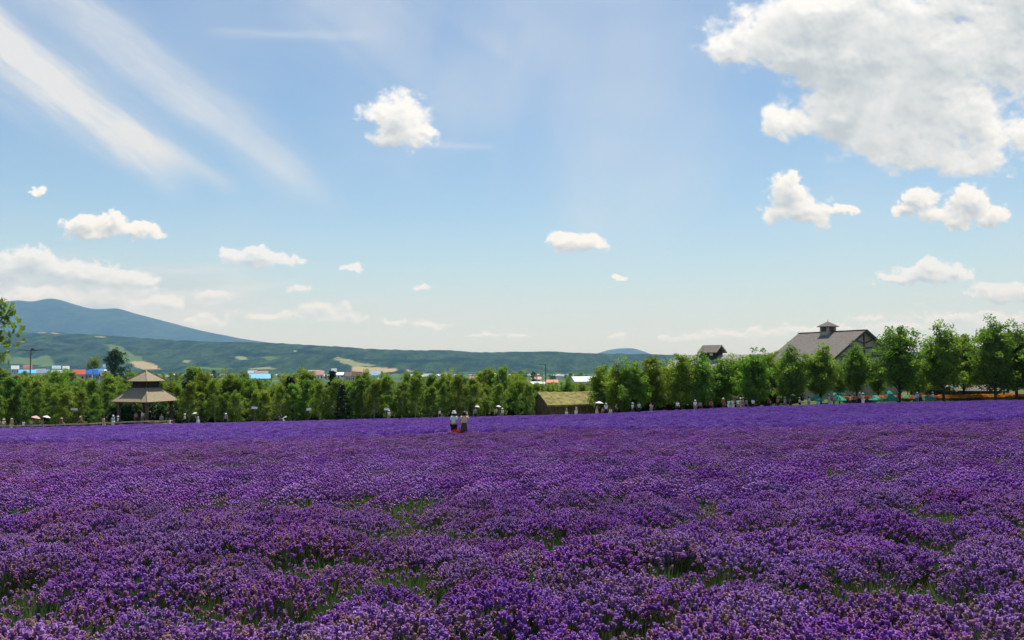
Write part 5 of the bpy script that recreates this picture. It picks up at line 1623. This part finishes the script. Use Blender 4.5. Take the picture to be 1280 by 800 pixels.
for s in (-1, 1):
    MB().tube([(s * .23, -.38, .12), (s * .23, .28, .62), (s * .23, .52, 1.0)], [.013] * 3, 6).build('frame', steel, st)
    MB().tube([(s * .23, .30, .12), (s * .23, -.05, .42)], [.013] * 2, 6).build('frame', steel, st)
    for yq in (-.38, .30):
        MB().lathe([(.04, -.02), (.12, -.022), (.13, 0), (.12, .022), (.04, .02), (.04, -.02)], 14, Matrix.Translation((s * .25, yq, .13)) @ Matrix.Rotation(R(90), 4, 'Y')).build('wheel', CL['black'], st)
MB().tube([(-.23, .52, 1.0), (.23, .52, 1.0)], [.016] * 2, 6).build('handle', CL['black'], st)
# along the birches
person(487, 100.5, 0.5, 'stand', 'white', 'grey', 'person in white beside the tilted sign board', hat='sun', height=1.5)
person(550, 100.5, 1.4, 'walk', 'white', 'black', 'person in white passing a birch trunk, behind the two people', height=1.5)
parasol(person(594, 100.3, 0.4, 'hold', 'grey', 'navy', 'person in grey under a white parasol in front of the birches'), 'white', 'white parasol in front of the dark birch shade', 0.1, 0.62)
parasol(person(620, 100.6, 0.6, 'hold', 'tan', 'navy', 'person in tan under a white parasol, near the end of the birch belt'), 'white', 'white parasol near the end of the birch belt', 0.12, 0.62)
person(628, 100.8, -0.7, 'stand', 'white', 'grey', 'person in white with sun hat beside the last birches', hat='sun', height=1.55)
# by the hut
person(708, 98.2, -1.4, 'walk', 'tan', 'white', 'person in tan top and white trousers walking past the hut', height=1.56)
person(720, 98.0, -1.45, 'walk', 'cream', 'white', 'dark-haired person in cream top and white trousers walking past the hut', height=1.72)
parasol(person(745.5, 98.4, 1.3, 'hold', 'tan', 'cream', 'person in tan dress under a white parasol at the hut corner', skirt=.3), 'white', 'white parasol at the corner of the hut', 0.05, 1.0)
person(752.5, 99.0, 0.5, 'stand', 'salmon', 'brown', 'short person in salmon between parasol and white-hatted person', height=1.2)
person(757, 98.0, 2.8, 'stand', 'white', 'navy', 'person in white shirt and white hat facing the trees', hat='bucket', height=1.72)
person(762.5, 97.6, -0.6, 'sit', 'cream', 'white', 'person in cream crouching beside the white-hatted one', height=1.6)
for px, tp, bt, ps, hgt, ht, hc, lab in (
        (769, 'brown', 'black', 'stand', 1.6, None, None, 'person in brown in the tree shade by the bright green bush'),
        (790, 'white', 'denim', 'stand', 1.6, 'sun', 'white', 'person in white with white sun hat under the first broadleaf trees'),
        (798, 'sky', 'black', 'stand', 1.66, None, None, 'person in pale blue shirt beside the one in salmon pink'),
        (813, 'salmon', 'grey', 'stand', 1.5, None, None, 'person in salmon pink shirt at the lavender edge'),
        (846, 'white', 'black', 'walk', 1.62, None, None, 'dark-haired person in white walking under the trees, apart from others'),
        (868, 'white', 'grey', 'stand', 1.62, 'bucket', 'white', 'person in white with white hat beside one in grey'),
        (874, 'grey', 'black', 'stand', 1.5, None, None, 'person in grey beside the white-hatted one'),
        (888, 'red', 'black', 'stand', 1.62, None, None, 'person in red shirt, bareheaded, in the dark tree shade'),
        (903, 'rust', 'brown', 'stand', 1.74, 'bucket', 'white', 'person in rust red with white hat near the black umbrella'),
        (910, 'white', 'white', 'stand', 1.6, None, None, 'person in white sharing the black umbrella'),
        (921, 'mint', 'grey', 'stand', 1.66, None, None, 'person in pale mint shirt right of the black umbrella'),
        (924.5, 'white', 'cream', 'stand', 1.72, 'sun', 'white', 'person in white with sun hat, next to the one in mint'),
        (928, 'cream', 'tan', 'stand', 1.76, 'sun', 'straw', 'person in cream with straw hat among those in white'),
        (932, 'grey', 'navy', 'stand', 1.6, None, None, 'person in grey at the end of the group in white'),
        (940, 'white', 'black', 'walk', 1.6, None, None, 'person in white walking away from the group in white'),
        (960, 'rust', 'black', 'stand', 1.6, None, None, 'person in dark red before the long white board'),
        (971, 'salmon', 'brown', 'stand', 1.62, 'sun', 'pink', 'person in salmon with pink sun hat before the long white board'),
        (980, 'white', 'grey', 'stand', 1.6, 'bucket', 'white', 'person in white with white hat under the long white board'),
        (998, 'white', 'navy', 'stand', 1.5, 'sun', 'white', 'person in white with wide hat between board and green umbrellas'),
        (1009.5, 'white', 'tan', 'stand', 1.55, None, None, 'person in white just before the first green umbrella'),
        (1022, 'cream', 'white', 'stand', 1.5, None, None, 'person in cream below the first green umbrella'),
        (1035, 'white', 'white', 'stand', 1.68, 'sun', 'white', 'person all in white with sun hat between two green umbrellas'),
        (1041, 'pink', 'grey', 'stand', 1.66, 'bucket', 'white', 'person in pink shirt and white hat below the second green umbrella'),
        (1048, 'tan', 'black', 'stand', 1.6, None, None, 'person in tan below the second green umbrella'),
        (1061, 'peach', 'brown', 'stand', 1.6, None, None, 'person in peach before the dark tree by the barn'),
        (1066, 'rust', 'black', 'stand', 1.6, None, None, 'person in rust beside the one in peach'),
        (1073, 'grey', 'black', 'stand', 1.66, 'bucket', 'white', 'person in grey and white hat right of the one in rust'),
        (1077, 'pink', 'white', 'stand', 1.72, 'sun', 'straw', 'person in pink and straw hat near the first orange flowers'),
        (1106, 'peach', 'white', 'stand', 1.62, None, None, 'person in peach in front of the orange flowers under the wide umbrella'),
        (1120, 'grey', 'brown', 'stand', 1.66, 'sun', 'straw', 'person in grey and straw hat beside the tree trunk in the orange flowers'),
        (1141, 'white', 'denim', 'stand', 1.5, None, None, 'person in white stooping by a grey-clad one before the shed'),
        (1144.5, 'mint', 'grey', 'stand', 1.66, 'bucket', 'mint', 'person in pale mint hat and shirt before the shed'),
        (1148.5, 'grey', 'black', 'stand', 1.6, None, None, 'person in dark grey by the tree before the shed'),
        (1159, 'grey', 'grey', 'stand', 1.6, None, None, 'person in grey under the last green umbrella'),
        (1164, 'white', 'tan', 'stand', 1.6, 'sun', 'white', 'person in white hat right of the last green umbrella')):
    ps = ps if ps != 'stand' else ('stand', 'hold', 'walk', 'phone')[int(px * 3) % 4]
    person(px, 97.6 + (px * 7 % 11) * 0.2, (px * 1.7) % 6.28, ps, tp, bt, lab, hat=ht, hatc=hc or 'white', height=hgt)
parasol(person(915, 98.6, 0.2, 'hold', 'white', 'white', 'person in white holding the black umbrella'), 'black', 'black umbrella over two people in white', 0.05, 0.95)
parasol(person(986, 98.8, 0.9, 'hold', 'grey', 'black', 'person in grey under a white parasol beside the long white board'), 'white', 'white parasol beside the long white board', 0.1, 0.65)
